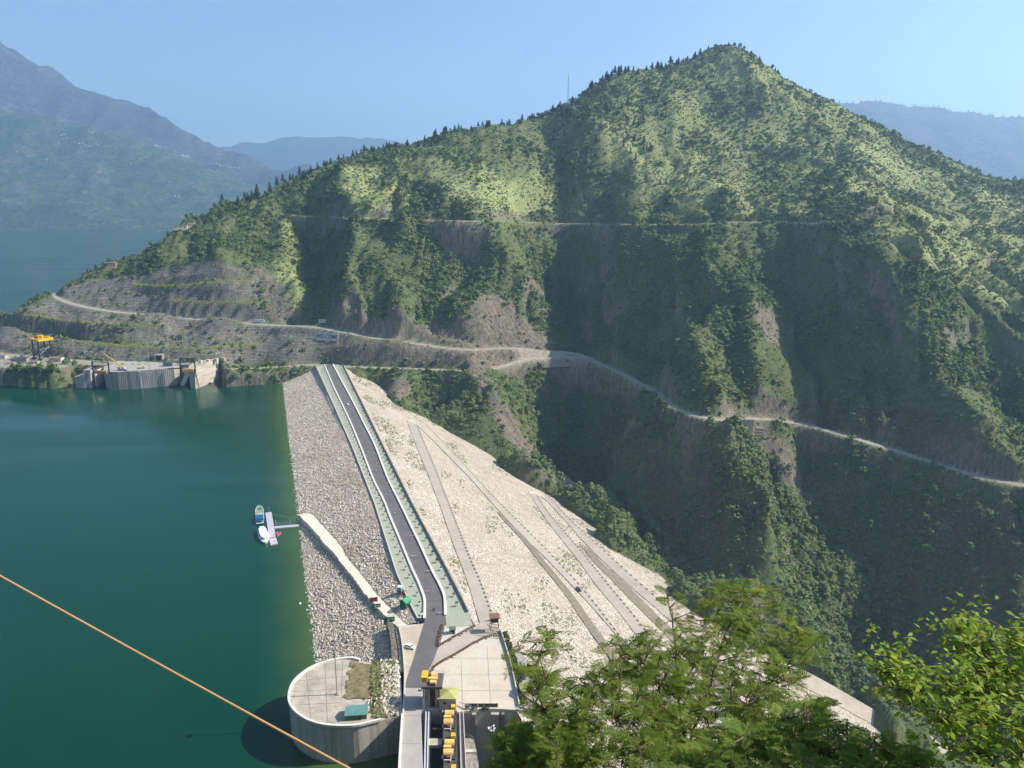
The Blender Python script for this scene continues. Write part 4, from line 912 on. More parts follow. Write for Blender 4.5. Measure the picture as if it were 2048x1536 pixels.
# gate slot between the road deck and hoist deck
poly_prism('gate_slot_floor', [(846,1426),(884,1424),(886,1536),(888,1700),(852,1700),(847,1536)], paint('concrete with slot shade', (.06,.06,.055), .7, .3), -50, -6, None, 'structure')  # near-black floor colour stands for the deep shade in the slot
for (xa, xb), lb in (((851,853),'left pale crane rail beside the spillway road'),((856.5,860),'right pale crane rail beside the spillway road')):
    m = MB(); m.bar(G(xa+1,1424,-.1), G(xa-1.5,1536,-.1), .5, .5); m.bar(G(xa-1.5,1536,-.1), G(xa-5,1700,-.1), .5, .5); tag(m.build('crane_rail', paint('worn rail', (.55,.55,.56), .35, .1)), lb, 'rail', None)
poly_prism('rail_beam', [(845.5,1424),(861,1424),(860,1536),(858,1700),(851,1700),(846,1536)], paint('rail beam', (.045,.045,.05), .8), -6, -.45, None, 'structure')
p, q = G(858,1482,-1), G(884,1491,-1); m = MB(); m.box((0,0,0), (abs(q.x-p.x), abs(p.y-q.y)+1.2, 1.2)); tag(m.build('slot_beam', paint('yellowish concrete', (.46,.44,.30)), loc=(p+q)/2), 'pale yellowish beam bridging the dark gate slot', 'beam')
HD = [(885,1424),(913,1424),(915,1536),(917,1700),(890,1700),(887,1536)]
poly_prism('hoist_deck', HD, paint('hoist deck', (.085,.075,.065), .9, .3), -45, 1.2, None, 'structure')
def hoist(y0, label):
    b0 = G(899, y0, 1.2); t = thing('gate_hoist', label, 'gate hoist', b0, 0, 'yellow gate hoists on the spillway')
    m = MB(); m.box((.2,-2.6,.25), (4.6,9.5,.5)); m.bar((-2.1,-7.3,.6),(-2.1,2,.6), .2); m.build('base_frame', steel, t)
    for yy in (.2, -4.6): o = arch(1.35, 3.3).build('drum_cover', orangey, t, loc=(0, yy, .55))
    m = MB(); m.box((-.5,-2.4,1.05), (2.6,1.1,1.1)); m.build('gearbox', orangey, t)
    m = MB(); m.box((1.1,3.2,1.0), (1.5,1.8,1.6)); m.build('motor_box', yellow, t)
    m = MB(); m.tube([(-.4,-6.6,.9),(.8,-6.6,.9)], .75, 12); m.tube([(.9,-5.2,.9),(.9,-8,.9)], .16, 8); m.build('rope_drum', brown_p, t)
    m = MB(); m.box((1.0,-7.4,.6), (.35,2.8,.5)); m.box((-.2,-8.2,.6), (2.2,.35,.5)); m.build('rope_frame', plaster, t)
hoist(1431, 'yellow gate hoist on the dark hoist deck, the one next to the lime hut')
hoist(1490, 'yellow gate hoist on the dark hoist deck, beside the rounded pier')
hoist(1556, 'yellow gate hoist on the dark hoist deck, the one nearest the viewer')
m = MB()
P = resample([G(913.5,1426,1.2), G(915.5,1536,1.2), G(917,1620,1.2)], 30)
for a in P: m.bar(a, a+Vector((0,0,1.1)), .07)
for a, b2 in zip(P[:-1], P[1:]): m.bar(a+Vector((0,0,1.1)), b2+Vector((0,0,1.1)), .07)
tag(m.build('railing', steel), 'dark railing along the right side of the hoist deck', 'railing')
t = thing('walkway', 'narrow pale footbridge running beside the hoist deck', 'footbridge', G(924,1500,0)); o = t.location
Lw, Rw = [G(919.5,1427,.3)-o, G(922,1536,.3)-o, G(925,1700,.3)-o], [G(926.5,1427,.3)-o, G(932,1536,.3)-o, G(938,1700,.3)-o]
m = MB(); m.ribbon(Lw, Rw, 0, .6); m.build('deck', paint('walkway deck', (.26,.235,.21)), t)
m = MB()
for E in (Lw, Rw):
    for a, b2 in zip(E[:-1], E[1:]): m.bar(a+Vector((0,0,.45)), b2+Vector((0,0,.45)), .28, .9)
m.build('kerbs', paint('walkway kerb', (.55,.49,.45)), t)
pp = [(913,1478),(940,1475.5),(946,1479),(949,1487),(953,1510),(958,1536),(975,1640),(918,1640)]
t = thing('spillway_pier', 'rounded concrete spillway pier with railing around its nose', 'pier', G(935,1490,-1.5)); o = t.location
m = MB(); m.prism([G(x,y,-1.5)-o for x, y in pp], -45, 0); m.build('shaft', (lambda b: b.fin(b.mix(b.ramp(b.noise(.7,5,.7,b.mapping((1,1,.1))),(.4,0.0),(.65,.7)), (.36,.325,.27), (.14,.12,.095)), .95, .1))(NB('pier concrete')), t)
m = MB(); P = resample(spline([G(x,y,-1.5)-o for x, y in pp[:6]], 1.0), 26)
for a in P: m.bar(a, a+Vector((0,0,1.2)), .06)
for a, b2 in zip(P[:-1], P[1:]): m.bar(a+Vector((0,0,1.2)), b2+Vector((0,0,1.2)), .06)
m.build('railing', greysteel, t)
m = MB(); m.box((.5,-3.5,.3), (5.5,1.6,.6)); m.build('slab', pale_conc, t)
fl = AT(983,1457,216); t = thing('floodlight_mast', 'thin floodlight mast with a cluster of white lamps in front of the spillway wall', 'floodlight mast', (fl.x, fl.y, -25))
m = MB(); m.tube([(0,0,0),(0,0,fl.z+25)], .14, 6); m.build('pole', steel, t)
m = MB()
for k in range(7): a = k*.9; m.box((math.cos(a)*1.0, math.sin(a)*.8, fl.z+25+.5*math.sin(k*2)), (.55,.4,.6), a, 0, .5)
m.build('lamps', white_p, t)
# signs
def sign(name, top, w, h, mat, label, az_, legs=2.2, marks=None, cat='sign'):
    t = thing(name, label, cat, top, az_); m = MB(); m.box((0,0,legs+h/2), (w,.15,h)); m.build('board', mat, t)
    for s in (-1,1): m = MB(); m.bar((s*w*.42,.1,-1.2),(s*w*.42,.1,legs+h), .14); m.build('post', greysteel, t)
    if marks:
        m = MB(); [m.box((x*w,-.09,legs+z*h), (sw*w,.03,sh*h)) for x, z, sw, sh in marks]; m.build('lettering', white_p, t)
    return t
mk = [(-.05,.72,.22,.09),(-.12,.52,.10,.22),(.02,.45,.14,.08),(-.05,.28,.24,.06),(.25,.75,.2,.05),(.3,.6,.12,.05)]
sign('notice_board', U(779,1253,0), 4.9, 3.6, green_p, 'green notice board with white marks at the top of the stone wall', R(8), 1.2, mk)
sign('notice_board', U(753,1224,0), 4.2, 3.2, green_p, 'green notice board with white marks beside the boat track in front of the red board', R(10), 1.1, mk)
sign('notice_board', U(748,1213,.2), 3.8, 2.2, red_p, 'brick red board standing behind the green board beside the boat track', R(10), 2.6)
sign('direction_sign', G(841,1247,0), 2.9, 1.7, blue_p, 'dark blue road sign at the lawn end by the crest parapet', R(0), 1.0)
sign('flag_board', U(735,1199,.2), .9, .8, blue_p, 'tiny blue and white board left of the brick red board', R(0), 1.0, [(0,.3,.8,.3)])
# boat track over the stones
Lp = [(599,1030),(604,1036),(616,1048),(634,1068),(651,1089),(667.5,1106),(688,1133),(709,1158),(730,1187),(751,1210),(768,1228)]
Rp = [(608,1026),(623,1028),(634,1040),(657,1064),(682,1093),(690,1110),(709,1133),(740,1172),(757,1193),(775,1212),(788,1226)]
m = MB(); Lw = resample(spline([U(x,y,.75) for x,y in Lp]+[G(800,1257,.06)], 3), 70); Rw = resample(spline([U(x,y,.75) for x,y in Rp]+[G(814,1250,.06)], 3), 70)
for k in range(70):
    j = random.uniform(-.35,.35); Lw[k] = Lw[k]+DN*j+Vector((0,0,random.uniform(-.1,.1))); Rw[k] = Rw[k]+DN*random.uniform(-.35,.35)
Lw = [G(*project(*a_), b_.z) if k < 62 else a_ for k, (a_, b_) in enumerate(zip(Lw, Rw))]
m.ribbon(Lw, Rw, 0, 5.0); tag(m.build('boat_track', paint('bright sandy track', (.76,.67,.53), .95, .2, .35, .1), smooth=False), None, None, None, 'structure')
# ------------------------------------------------------------------ boats and pontoon
wl = lambda x, y, z=0.0: G(x, y, LAKE+z)
lilac = (lambda b: b.fin(b.mix(b.ramp(b.voro(1.1,'F1','Color'), (.2,0.0),(.9,.6)), b.ramp(b.noise(.8,5,.75),(.3,(.36,.35,.40)),(.7,(.58,.56,.62))), (.50,.40,.46)), .8, .2))(NB('pontoon cubes'))
t = thing('pontoon', 'pale lilac floating pontoon with a gangway to the boat track', 'pontoon', wl(546,1056)); o = t.location
def deck(name, a, b2, w, z=.55):
    p, q = wl(*a)-o, wl(*b2)-o; d = (q-p); x = Vector((d.y,-d.x,0)).normalized()*w/2; n = max(2, int(d.length/1.2)); m = MB()
    for k in range(n):
        c = p+d*((k+.5)/n)
        for s in (-1,-.0,1): m.box(c+x*s*.667+Vector((0,0,.1+random.uniform(-.04,.04))), (d.length/n*.97, w/3*.97, z*2), rz_of(d))
    m.build(name, lilac, t)
deck('deck', (537,1026.5), (545,1076), 3.9); deck('deck', (545.3,1078), (548.5,1090.5), 4.2); deck('gangway', (549,1056.5), (599,1052.5), 3.1, .62)
m = MB()
for x, y in ((538.5,1025),(552,1052),(581,1050),(596,1048)): p = wl(x,y)-o; m.bar(p, p+Vector((0,0,3.2)), .14); m.box(p+Vector((0,0,3.3)), (.6,.4,.4))
p, q = wl(552,1052)-o, wl(581,1050)-o
for z in (1.1, 1.9): m.bar(p+Vector((0,0,z)), q+Vector((0,0,z)), .08)
m.build('posts', paint('pale green posts', (.42,.50,.45)), t)
m = MB(); a, b2 = wl(541,1027,2.4)-o, wl(597,1036,1.5)-o; m.tube([a, (a+b2)/2-Vector((0,0,.6)), b2], .05, 4); m.build('mooring_line', paint('pale rope', (.4,.42,.38)), t)
def hull(t, L_, Bm, hgt, mat, name='hull'):
    st = [(-.5,.80),(-.25,.97),(0,1),(.22,.93),(.38,.66),(.47,.3),(.5,.04)]; m = MB(); vs = []
    for zf, sc_ in ((-.5,.78),(hgt,1.0)):
        for x, w in st: vs.append((x*L_*(1 if zf > 0 else .95), -w*Bm/2*sc_, zf))
        for x, w in st[::-1]: vs.append((x*L_*(1 if zf > 0 else .95), w*Bm/2*sc_, zf))
    n = len(st)*2; m.add(vs, [tuple(range(n))[::-1], tuple(range(n,2*n))]+[(k,(k+1)%n,n+(k+1)%n,n+k) for k in range(n)]); m.build(name, mat, t)
p, q = wl(520,1050), wl(519,1015)
t = thing('tour_boat', 'green decked tour boat with blue canopy moored at the pontoon head', 'boat', (p+q)/2, rz_of(q-p)); LL = (q-p).length
hull(t, LL, 5.6, 1.0, paint('pale teal hull', (.30,.45,.42)))
m = MB(); m.box((LL*.02,0,1.06), (LL*.5,4.2,.08)); m.build('deck', paint('olive deck', (.27,.33,.20)), t)
m = MB()
for s in (-1,1): m.tube([(LL*.12,s*2.6,1.9),(LL*.30,s*2.2,1.9),(LL*.42,s*1.3,1.9),(LL*.48,0,1.9)], .16, 6); [m.bar((x*LL,s*y,1),(x*LL,s*y,1.9), .09) for x, y in ((.12,2.6),(.3,2.2),(.42,1.3))]
m.build('bow_rail', paint('cream rail', (.62,.64,.55)), t)
m = MB(); m.box((LL*.30,0,1.04), (LL*.18,2.6,.06)); m.build('bow_well', paint('brown well', (.10,.09,.055)), t)
m = MB(); m.box((-LL*.26,0,2.5), (LL*.26,4.4,.25)); m.box((-LL*.40,0,2.1), (LL*.1,4.6,.2)); m.build('canopy', paint('deep blue canopy', (.02,.10,.22), .7), t)
m = MB(); [m.bar((-LL*x,s*2.0,1),(-LL*x,s*2.0,2.5), .1) for x in (.15,.37) for s in (-1,1)]; m.build('canopy_post', greysteel, t)
m = MB(); m.box((-LL*.05,0,1.5), (LL*.1,3.6,.9)); m.box((-LL*.02,0,1.9), (LL*.06,2.2,.5)); m.build('cabin', paint('pale teal cabin', (.36,.50,.50)), t)
p, q = wl(524,1062), wl(531.5,1088)
t = thing('white_cruiser', 'white cabin cruiser moored beside the pontoon tail', 'boat', (p+q)/2, rz_of(q-p)); LL = (q-p).length
hull(t, LL, 6.2, 1.3, white_p)
m = MB(); st = [(-.42,.78),(0,.84),(.25,.74),(.36,.45),(.39,.1)]
vs = [(x*LL, -w*3.0, 1.3) for x, w in st]+[(x*LL, w*3.0, 1.3) for x, w in st[::-1]]+[(x*LL*.93, -w*2.7, 3.2) for x, w in st]+[(x*LL*.93, w*2.7, 3.2) for x, w in st[::-1]]
m.add(vs, [tuple(range(10,20))]+[(k,(k+1)%10,10+(k+1)%10,10+k) for k in range(10)]); m.build('cabin', white_p, t)
m = MB(); [m.box((LL*.33,y,2.1), (.5,1.2,.5), 0) for y in (-1.5,0,1.5)]; [m.box((x*LL,s*2.52,2.3), (LL*.12,.14,.5)) for x in (-.25,-.08,.09) for s in (-1,1)]; m.build('window', glass_m, t)
m = MB(); m.box((-LL*.40,0,3.35), (LL*.14,3.0,.3)); m.build('roof_box', white_p, t)
t = thing('pedal_boat', 'small red twin float boat in the corner of the pontoon', 'boat', wl(554.5,1070), R(80))
for s in (-1,1): m = MB(); m.tube([(-2.6,s*1.2,.25),(1.8,s*1.2,.3),(2.7,s*.8,.6)], .5, 8); m.build('float', paint('coral red', (.55,.09,.10), .5), t)
m = MB(); m.box((-.2,0,.55), (2.2,1.5,.3)); m.box((1.3,0,.6), (.5,2.3,.4)); m.box((-.9,0,1.0), (.3,1.4,.7)); m.build('seat', paint('pink seat', (.45,.2,.22), .6), t)
m = MB(); m.tube([(0,0,-.3),(0,0,.25),(0,0,.6)], .75, 10, 0, .45); tag(m.build('mooring_buoy', white_p, loc=wl(600,1207.5)), 'round white mooring buoy floating near the stony bank', 'buoy')
# ================================================================== FAR SHORE: INTAKES, CRANES, BUILDINGS, SIGN, HOUSES
ZD = 4.2
ic = (lambda b: b.fin(b.mix(b.ramp(b.noise(1.0,5,.75,b.mapping((.35,.35,.02))),(.45,0.0),(.62,.85)), b.ramp(b.noise(.3,5,.7),(.3,(.36,.345,.31)),(.7,(.46,.44,.40))), (.20,.185,.165)), .95, .1))(NB('intake concrete'))
it = thing('intake_structure', 'long grey ribbed concrete water intake wall with two gate openings on the far shore', 'intake', wl(285,777)); io = it.location
def wprism(name, px, z0, z1, mat, back=0, parent=it):
    P = [wl(x, y)-io for x, y in px]; P = P+[Vector((P[-1].x, P[-1].y+back, 0)), Vector((P[0].x, P[0].y+back, 0))] if back else P
    m = MB(); m.prism(P, z0-LAKE, z1-LAKE); return m.build(name, mat, parent)
wprism('main_wall', [(212,768),(212,774),(215,778),(221,780),(240,780),(285,777),(330,773),(352,770.5),(357,768.5)], -40, ZD, ic, 42)
for k in range(26):
    pass
m = MB(); 
for x in np.linspace(224, 350, 34):
    y = np.interp(x, [215,221,240,285,330,352], [778,780,780,777,773,770.5]); p = wl(x, y)-io; m.box((p.x, p.y-.05, 9.5), (.35,.5,20.8))
m.build('rib', paint('rib concrete', (.25,.235,.21), .9), it)
m = MB()
for k in range(5): p = wl(281+k*.2, 777.2)-io; m.box((p.x-1.5, p.y-.25, 6+k*3.2), (5.5,.35,.9))
p = wl(283,777.2)-io; m.box((p.x, p.y-.3, 10), (1.8,.4,19)); m.box((p.x+7, p.y-.1, 18.3), (12,.4,.8)); m.build('gauge_marks', whitewash, it)
wprism('left_pier', [(170,776.5),(184,776),(190,771.5),(191,766)], -40, ZD, ic, 34); wprism('left_wing', [(152,776),(170,776.6)], -40, -3.2, ic, 30)
wprism('divider', [(191.5,774),(193.5,774)], -40, ZD-2, pale_conc, 16)
wprism('gate_recess', [(190,770),(213,772)], -40, -13.9, paint('recess shade black', (.008,.009,.01)), 20)  # near-black colour paints in the shade of the recess
p, q = wl(195.5,766)-io, wl(212,769)-io; m = MB(); m.box(((p.x+q.x)/2, (p.y+q.y)/2+3, 13.5), ((q-p).length, .6, 12.5)); m.build('gate_panel', plaster, it)
m = MB(); m.box(((p.x+q.x)/2, (p.y+q.y)/2+4, 3.4), ((q-p).length, .6, 7.6)); m.build('gate_opening', paint('recess shade black', (.008,.009,.01)), it)  # solid box, darkness inside the opening painted on
m = MB(); m.box(((p.x+q.x)/2-1, (p.y+q.y)/2+8, 20.2), ((q-p).length+5, 12, 1.2)); m.build('deck_slab', dark_conc, it)
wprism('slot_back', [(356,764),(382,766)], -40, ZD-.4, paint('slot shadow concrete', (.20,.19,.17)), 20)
for xa in (358,362.5): 
    p, q = wl(xa,771)-io, wl(xa+9,760)-io; m = MB(); m.add([(p.x,p.y,-2),(p.x+2.2,p.y,-2),(p.x+10,p.y+14,20),(p.x+7,p.y+14,20),(p.x,p.y+16,-2),(p.x+2.2,p.y+16,-2)], [(0,1,2,3),(1,5,2),(0,3,4)]); m.build('sloped_rib', pale_conc, it)
p, q = wl(370.5,767)-io, wl(380,768)-io; m = MB(); m.box(((p.x+q.x)/2, p.y, 14), ((q-p).length, .6, 10)); m.build('gate_panel', plaster, it); m = MB(); m.box(((p.x+q.x)/2, p.y-.3, 4), ((q-p).length, .6, 10)); m.build('gate_opening', paint('recess shade black', (.008,.009,.01)), it)  # opening is a solid box with its inner shade as colour
p = wl(368,766)-io; m = MB(); m.box((p.x, p.y+7, 20.2), (17,12,1.2)); m.build('deck_slab', dark_conc, it)
wg = thing('intake_wing', 'beige layered concrete wing wall at the right end of the water intake', 'wing wall', wl(400,778)); 
m = MB(); P = [wl(x,y)-wg.location for x, y in ((380,771),(381,777),(390,780.5),(435,761))]
up = [Vector((P[0].x,P[0].y+2,22)),Vector((P[1].x-.3,P[1].y+1,22)),Vector((P[2].x-2,P[2].y+9,22)),Vector((P[3].x-1,P[3].y+7,24))]
bk_ = [Vector((P[3].x,P[3].y+30,0)),Vector((P[0].x,P[0].y+30,0))]; bu = [v+Vector((0,0,22)) for v in bk_]
allb = [p-Vector((0,0,20)) for p in P+bk_]; allu = up+bu; n = 6
m.add(allb+allu, [tuple(range(n,2*n))]+[(k,(k+1)%n,n+(k+1)%n,n+k) for k in range(n)])
m.build('wall', (lambda b: b.fin(b.mix(b.ramp(b.noise(1.0,5,.7,b.mapping((.06,.06,.55))),(.45,0.0),(.6,.8)), (.50,.46,.37), (.30,.27,.21)), .95, .1))(NB('layered concrete')), wg)
m = MB(); m.bar(up[2]+Vector((.3,-.6,0)), P[2].lerp(P[3],.18)+Vector((.4,-.8,1)), .7, .9); m.build('dark_joint', dark_conc, wg)
m = MB(); [m.box((P[0].x+8+k*7, P[0].y+14+k*5, 24), (3,3,4)) for k in range(4)]; m.build('crenel', pale_conc, wg)
def hoist_frame(pa, pb, hgt, label, deckz=ZD, mach=(.55,.25,.10)):
    a, b2 = G(*pa, deckz), G(*pb, deckz); t = thing('hoist_frame', label, 'hoist frame', (a+b2)/2, rz_of(b2-a)); w = (b2-a).length
    for s in (-1,1): m = MB(); m.bar((s*w/2,0,-.3),(s*w/2,0,hgt), 1.1); m.build('post', steel, t)
    m = MB(); m.bar((-w/2,0,hgt),(w/2,0,hgt), .7); m.build('beam', steel, t)
    m = MB(); m.box((0,-1,1.6), (w*.8,3,2.2)); m.box((-w*.2,-1,3.3), (w*.25,2,1.4)); m.build('machinery', paint('rust '+label[:6], mach), t)
    m = MB(); [m.box((-w*.3+k*w*.16,-1.2,3.0+.3*(k%2)), (w*.12,2.2,1.6)) for k in range(5)]; m.build('hoist_drum', paint('pale amber machinery', (.75,.55,.28)), t)
hoist_frame((187,747), (219,748), 13, 'black hoist frame with rust red machinery over the left intake gate')
hoist_frame((362,744.5), (391,743.5), 15, 'black hoist frame with amber machinery over the right intake gate')
# yellow gantry on tall legs
a, b2 = G(66,717,3.6), G(100,716,3.6); gt = thing('yellow_gantry', 'yellow gantry crane on tall dark legs above the far shore yard', 'gantry crane', G(84,719,3.6), .25)
for x, y in ((-9.5,5),(0,-6),(9.5,4),(1,12)):
    m = MB(); m.bar((x,y,0),(x*.95,y*.95,23), 1.4); m.box((x,y,1.2), (4,4,2.4)); m.build('leg', steel, gt)
m = MB()
for p, q in (((-9.5,5,6),(0,-6,16)),((0,-6,6),(9.5,4,16)),((-9.5,5,16),(1,12,6)),((9.5,4,16),(1,12,8)),((-9.5,5,13),(0,-6,13)),((0,-6,13),(9.5,4,13))): m.bar(p, q, .45)
m.build('bracing', greysteel, gt)
m = MB(); m.bar((-12,7,23.8),(1,-8,23.8), 2.0, 2.4); m.bar((1,-8,23.8),(13,3.5,23.8), 2.0, 2.8); m.bar((13,3.5,23.8),(1,14,23.8), 2.0, 2.0); m.bar((-12,7,23.8),(1,14,23.8), 2.0, 2.0); m.box((0,3,23.6), (13,9,1.0), .7); m.build('top_frame', paint('gantry yellow', (.80,.47,.02), .5), gt)
m = MB(); m.box((1,2,26.4), (5,5,4.2)); m.box((8,3,26), (4,3,2)); m.build('crab', paint('gantry yellow', (.80,.47,.02), .5), gt)
m = MB(); m.box((-3.5,4,26), (4,4,2.6)); m.box((0,4,29.6), (2,1.2,2.6)); m.build('winch_house', brown_p, gt)
m = MB(); m.box((10,5,28), (5,3,.5)); m.build('blue_sheet', paint('blue sheet', (.12,.25,.42)), gt)
def block(px, w, d, h, mw, mr, label, name='site_building', z=3.6, rz=0.0, flat=True, rh=1.2):
    t = thing(name, label, 'building', G(*px, z), rz)
    if flat:
        m = MB(); m.box((0,0,h/2), (w,d,h)); m.build('wall', mw, t); m = MB(); m.box((0,0,h+.15), (w+.8,d+.8,.35)); m.build('roof', mr, t)
        for k in range(max(2, int(w/3.2))): m = MB(); m.box((-w/2+w*(k+.5)/max(2,int(w/3.2)),-d/2-.03,h*.6), (1.1,.08,1.1)); m.build('window', glass_m, t)
    else: gable(t, w, d, h, rh, mw, mr, .5)
    return t
gryroof = paint('grey sheet roof', (.22,.22,.21), .8); darkroof = paint('dark sheet roof', (.09,.10,.10), .8)
block((22,732), 8, 7, 4, plaster, gryroof, 'small cream building with flat grey roof at the left of the far shore yard', z=1, rz=.3)
block((42,724), 16, 9, 5, paint('grey plaster', (.30,.29,.26)), darkroof, 'long grey building with dark roof on the far shore yard', rz=.15)
block((68,729), 10, 6, 3.6, plaster, gryroof, 'low cream hut with grey roof at the edge of the far shore yard', z=2, rz=.2)
block((3,717), 12, 8, 4, paint('dull white plaster', (.5,.48,.43)), gryroof, 'pale flat roofed building cut by the left edge of the view', rz=.1)
block((114,722), 15, 7, 4, plaster, paint('rusty roof', (.25,.17,.13)), 'cream shed with rusty roof beside the yellow gantry legs', flat=False, rz=-.1)
block((337,733), 10, 5, 4.5, paint('teal grey container', (.15,.22,.23)), darkroof, 'dark teal site container on the intake deck', name='site_container', rz=.05)
# mobile crane and vehicles on the deck
t = thing('mobile_crane', 'grey truck crane with long raised yellow boom on the intake deck', 'crane', G(246,741,ZD), R(170))
m = MB(); m.box((0,0,1.4), (11,2.8,1.0)); m.build('chassis', greysteel, t); m = MB(); m.box((4.4,0,2.6), (2.4,2.7,1.8)); m.build('cab', greysteel, t); m = MB(); m.box((-1,0,2.9), (3.4,2.6,2.0)); m.build('turret', paint('pale crane', (.5,.5,.47)), t)
tip = AT(207,707,t.location.y+4)-t.location; M3 = Matrix.Rotation(-t.rotation_euler.z, 3, 'Z'); tip = M3 @ tip
m = MB(); m.tube([(-1,0,3.4), tip], .85, 6, 0, .5); m.build('boom', paint('boom yellow', (.62,.47,.10), .5), t)
for x in (-4,-2.4,2.4,4): 
    for s in (-1,1): m = MB(); m.tube([(x,s*1.1,.65),(x,s*1.5,.65)], .65, 10); m.build('wheel', rubber, t)
t = thing('flatbed_truck', 'small yellowish truck parked on the intake deck', 'truck', G(283,737,ZD), .2); m = MB(); m.box((-1,0,1.3), (6,2.4,.8)); m.build('bed', yellow, t); m = MB(); m.box((3,0,1.9), (1.8,2.3,2.0)); m.build('cab', plaster, t)
for x in (-2.6,2.6):
    for s in (-1,1): m = MB(); m.tube([(x,s*.9,.5),(x,s*1.25,.5)], .5, 8); m.build('wheel', rubber, t)
t = tag(empty('steel_beams', G(352,738,ZD)), 'stack of rusty steel beams lying on the intake deck', 'beams'); m = MB(); [m.box((0,k*.8,.4), (18,.5,.7), .02*k) for k in range(4)]; m.build('beam_stack', wood_m, t)
for (px, py, hh), lb in (((300,742,33),'thin tall mast on the middle of the intake deck'),((233,742,20),'thin shorter mast beside the crane on the intake deck')):
    m = MB(); m.tube([(0,0,0),(0,0,hh)], .28, 6, 0, .16); tag(m.build('mast', greysteel, loc=G(px,py,ZD)), lb, 'mast')
# portal in the cliff
p = MT.hit(320,717); t = thing('tunnel_portal', 'small dark tunnel portal in the rock cut behind the intake', 'tunnel', p-Vector((0,1.5,2.5)))
m = MB(); m.box((-4,0,3), (1.6,5,7)); m.box((4,0,3), (1.6,5,7)); m.box((0,0,7), (9.6,5,1.6)); m.build('frame', concrete, t); m = MB(); m.box((0,.6,3), (6.6,3,7)); m.build('opening', paint('recess shade black', (.008,.009,.01)), t)  # tunnel darkness painted as a near-black box
# WELCOME board on the slope
c1, c2, c3 = MT.hit(631,680), MT.hit(677,683), MT.hit(654,669)
cx = (c1+c2)/2; ux = (c2-c1).normalized(); upv = Vector((0,.35,1)).normalized(); nrm = ux.cross(upv).normalized(); upv = nrm.cross(ux).normalized()
t = thing('welcome_sign', 'big white board reading WELCOME on the rock cut above the dam end', 'sign', cx+nrm*1.6)
t.rotation_euler = Matrix((ux, upv, nrm)).transposed().to_euler()
wl_ = (c2-c1).length
m = MB(); m.box((0,4.6,0), (wl_,9.2,.35)); m.build('board', paint('weathered white board', (.62,.60,.57), .9, .3, .25, .1, dirt=(.30,.28,.25)), t)
fc = bpy.data.curves.new('lettering', 'FONT'); fc.body = 'WELCOME'; fc.size = 6.8; fc.extrude = .12; fc.align_x = 'CENTER'; fc.align_y = 'CENTER'; fc.materials.append(paint('navy letters', (.05,.055,.07))); fc.offset = .06
tmp = bpy.data.objects.new('lettering', fc); COL.objects.link(tmp); lme = bpy.data.meshes.new_from_object(tmp.evaluated_get(bpy.context.evaluated_depsgraph_get())); lme.name = 'lettering'; bpy.data.objects.remove(tmp)
fo = bpy.data.objects.new('lettering', lme); COL.objects.link(fo); fo.parent = t; fo.location = (.0,4.6,.25); fo.scale = (.86,1,1)
m = MB(); [m.bar((x,-2.5,-.6),(x,8,-.6), .4) for x in (-wl_*.4,0,wl_*.4)]; m.build('post', greysteel, t)
p = MT.hit(646,647); t = thing('small_board', 'small pale board beside the upper road above the WELCOME sign', 'sign', p+Vector((0,-2,0)), .1); m = MB(); m.box((0,0,3.2), (9,.25,4.6)); m.build('board', paint('greyish board', (.42,.42,.38)), t); m = MB(); [m.bar((x,.2,-1),(x,.2,3), .3) for x in (-3.5,3.5)]; m.build('post', greysteel, t)
p = MT.hit(521,645); t = thing('bus', 'long white bus on the upper road above the rock terraces', 'bus', p+Vector((0,-1,.1)), .05)
m = MB(); m.box((0,0,1.9), (11,2.5,2.7)); m.build('body', white_p, t); m = MB(); m.box((0,-1.27,2.3), (9.6,.06,.9)); m.build('window', glass_m, t)
for x in (-3.6,3.6): m = MB(); m.tube([(x,-1.3,.5),(x,1.3,.5)], .5, 10); m.build('wheel', rubber, t)
# houses on the hill, tower on the ridge
def hhouse(px, py, w, d, h, mw, mr, label, flat=True, rz=0.0, name='house', hf=None, sink=1.0):
    p = (hf or MT).hit(px, py) if hf is None else hf.hit(px, py, t0=3000, t1=9500)
    t = thing(name, label, 'house', p-Vector((0,0,sink)), rz)
    if flat:
        m = MB(); m.box((0,0,h/2), (w,d,h)); m.build('wall', mw, t); m = MB(); m.box((0,0,h+.2), (w+1,d+1,.4)); m.build('roof', mr, t)
        m = MB(); [m.box((-w/2+w*(k+.5)/3,-d/2-.04,h*.6), (1.4,.1,1.5)) for k in range(3)]; m.build('window', glass_m, t)
    else: gable(t, w, d, h, 1.6, mw, mr, .5)
hhouse(224,536, 11, 8, 8, paint('salmon brick', (.42,.25,.18)), gryroof, 'lone salmon coloured house on the green shoulder above the terraces', rz=.3)
hhouse(362,459, 18, 9, 7, plaster, gryroof, 'long two storey cream house near the left skyline of the hill', rz=.25); hhouse(383,456, 9, 8, 9, plaster, gryroof, 'taller cream house at the right end of the long house on the hill', rz=.25)
hhouse(398,449, 9, 7, 5, whitewash, gryroof, 'small white house half hidden in bushes high on the left shoulder', rz=.1)
hhouse(1146,205, 15, 9, 5, white_p, white_p, 'white hut beside the radio tower on the ridge', rz=-.2, name='ridge_hut', sink=-.5)
p = MT.hit(1136,208, -3); t = thing('radio_tower', 'thin lattice radio tower on the ridge skyline', 'radio tower', p-Vector((0,0,3)))
m = MB(); Ht = 47
for a in range(3):
    an = a*2.094; m.bar((2.0*math.cos(an),2.0*math.sin(an),0),(.4*math.cos(an),.4*math.sin(an),Ht), .28)
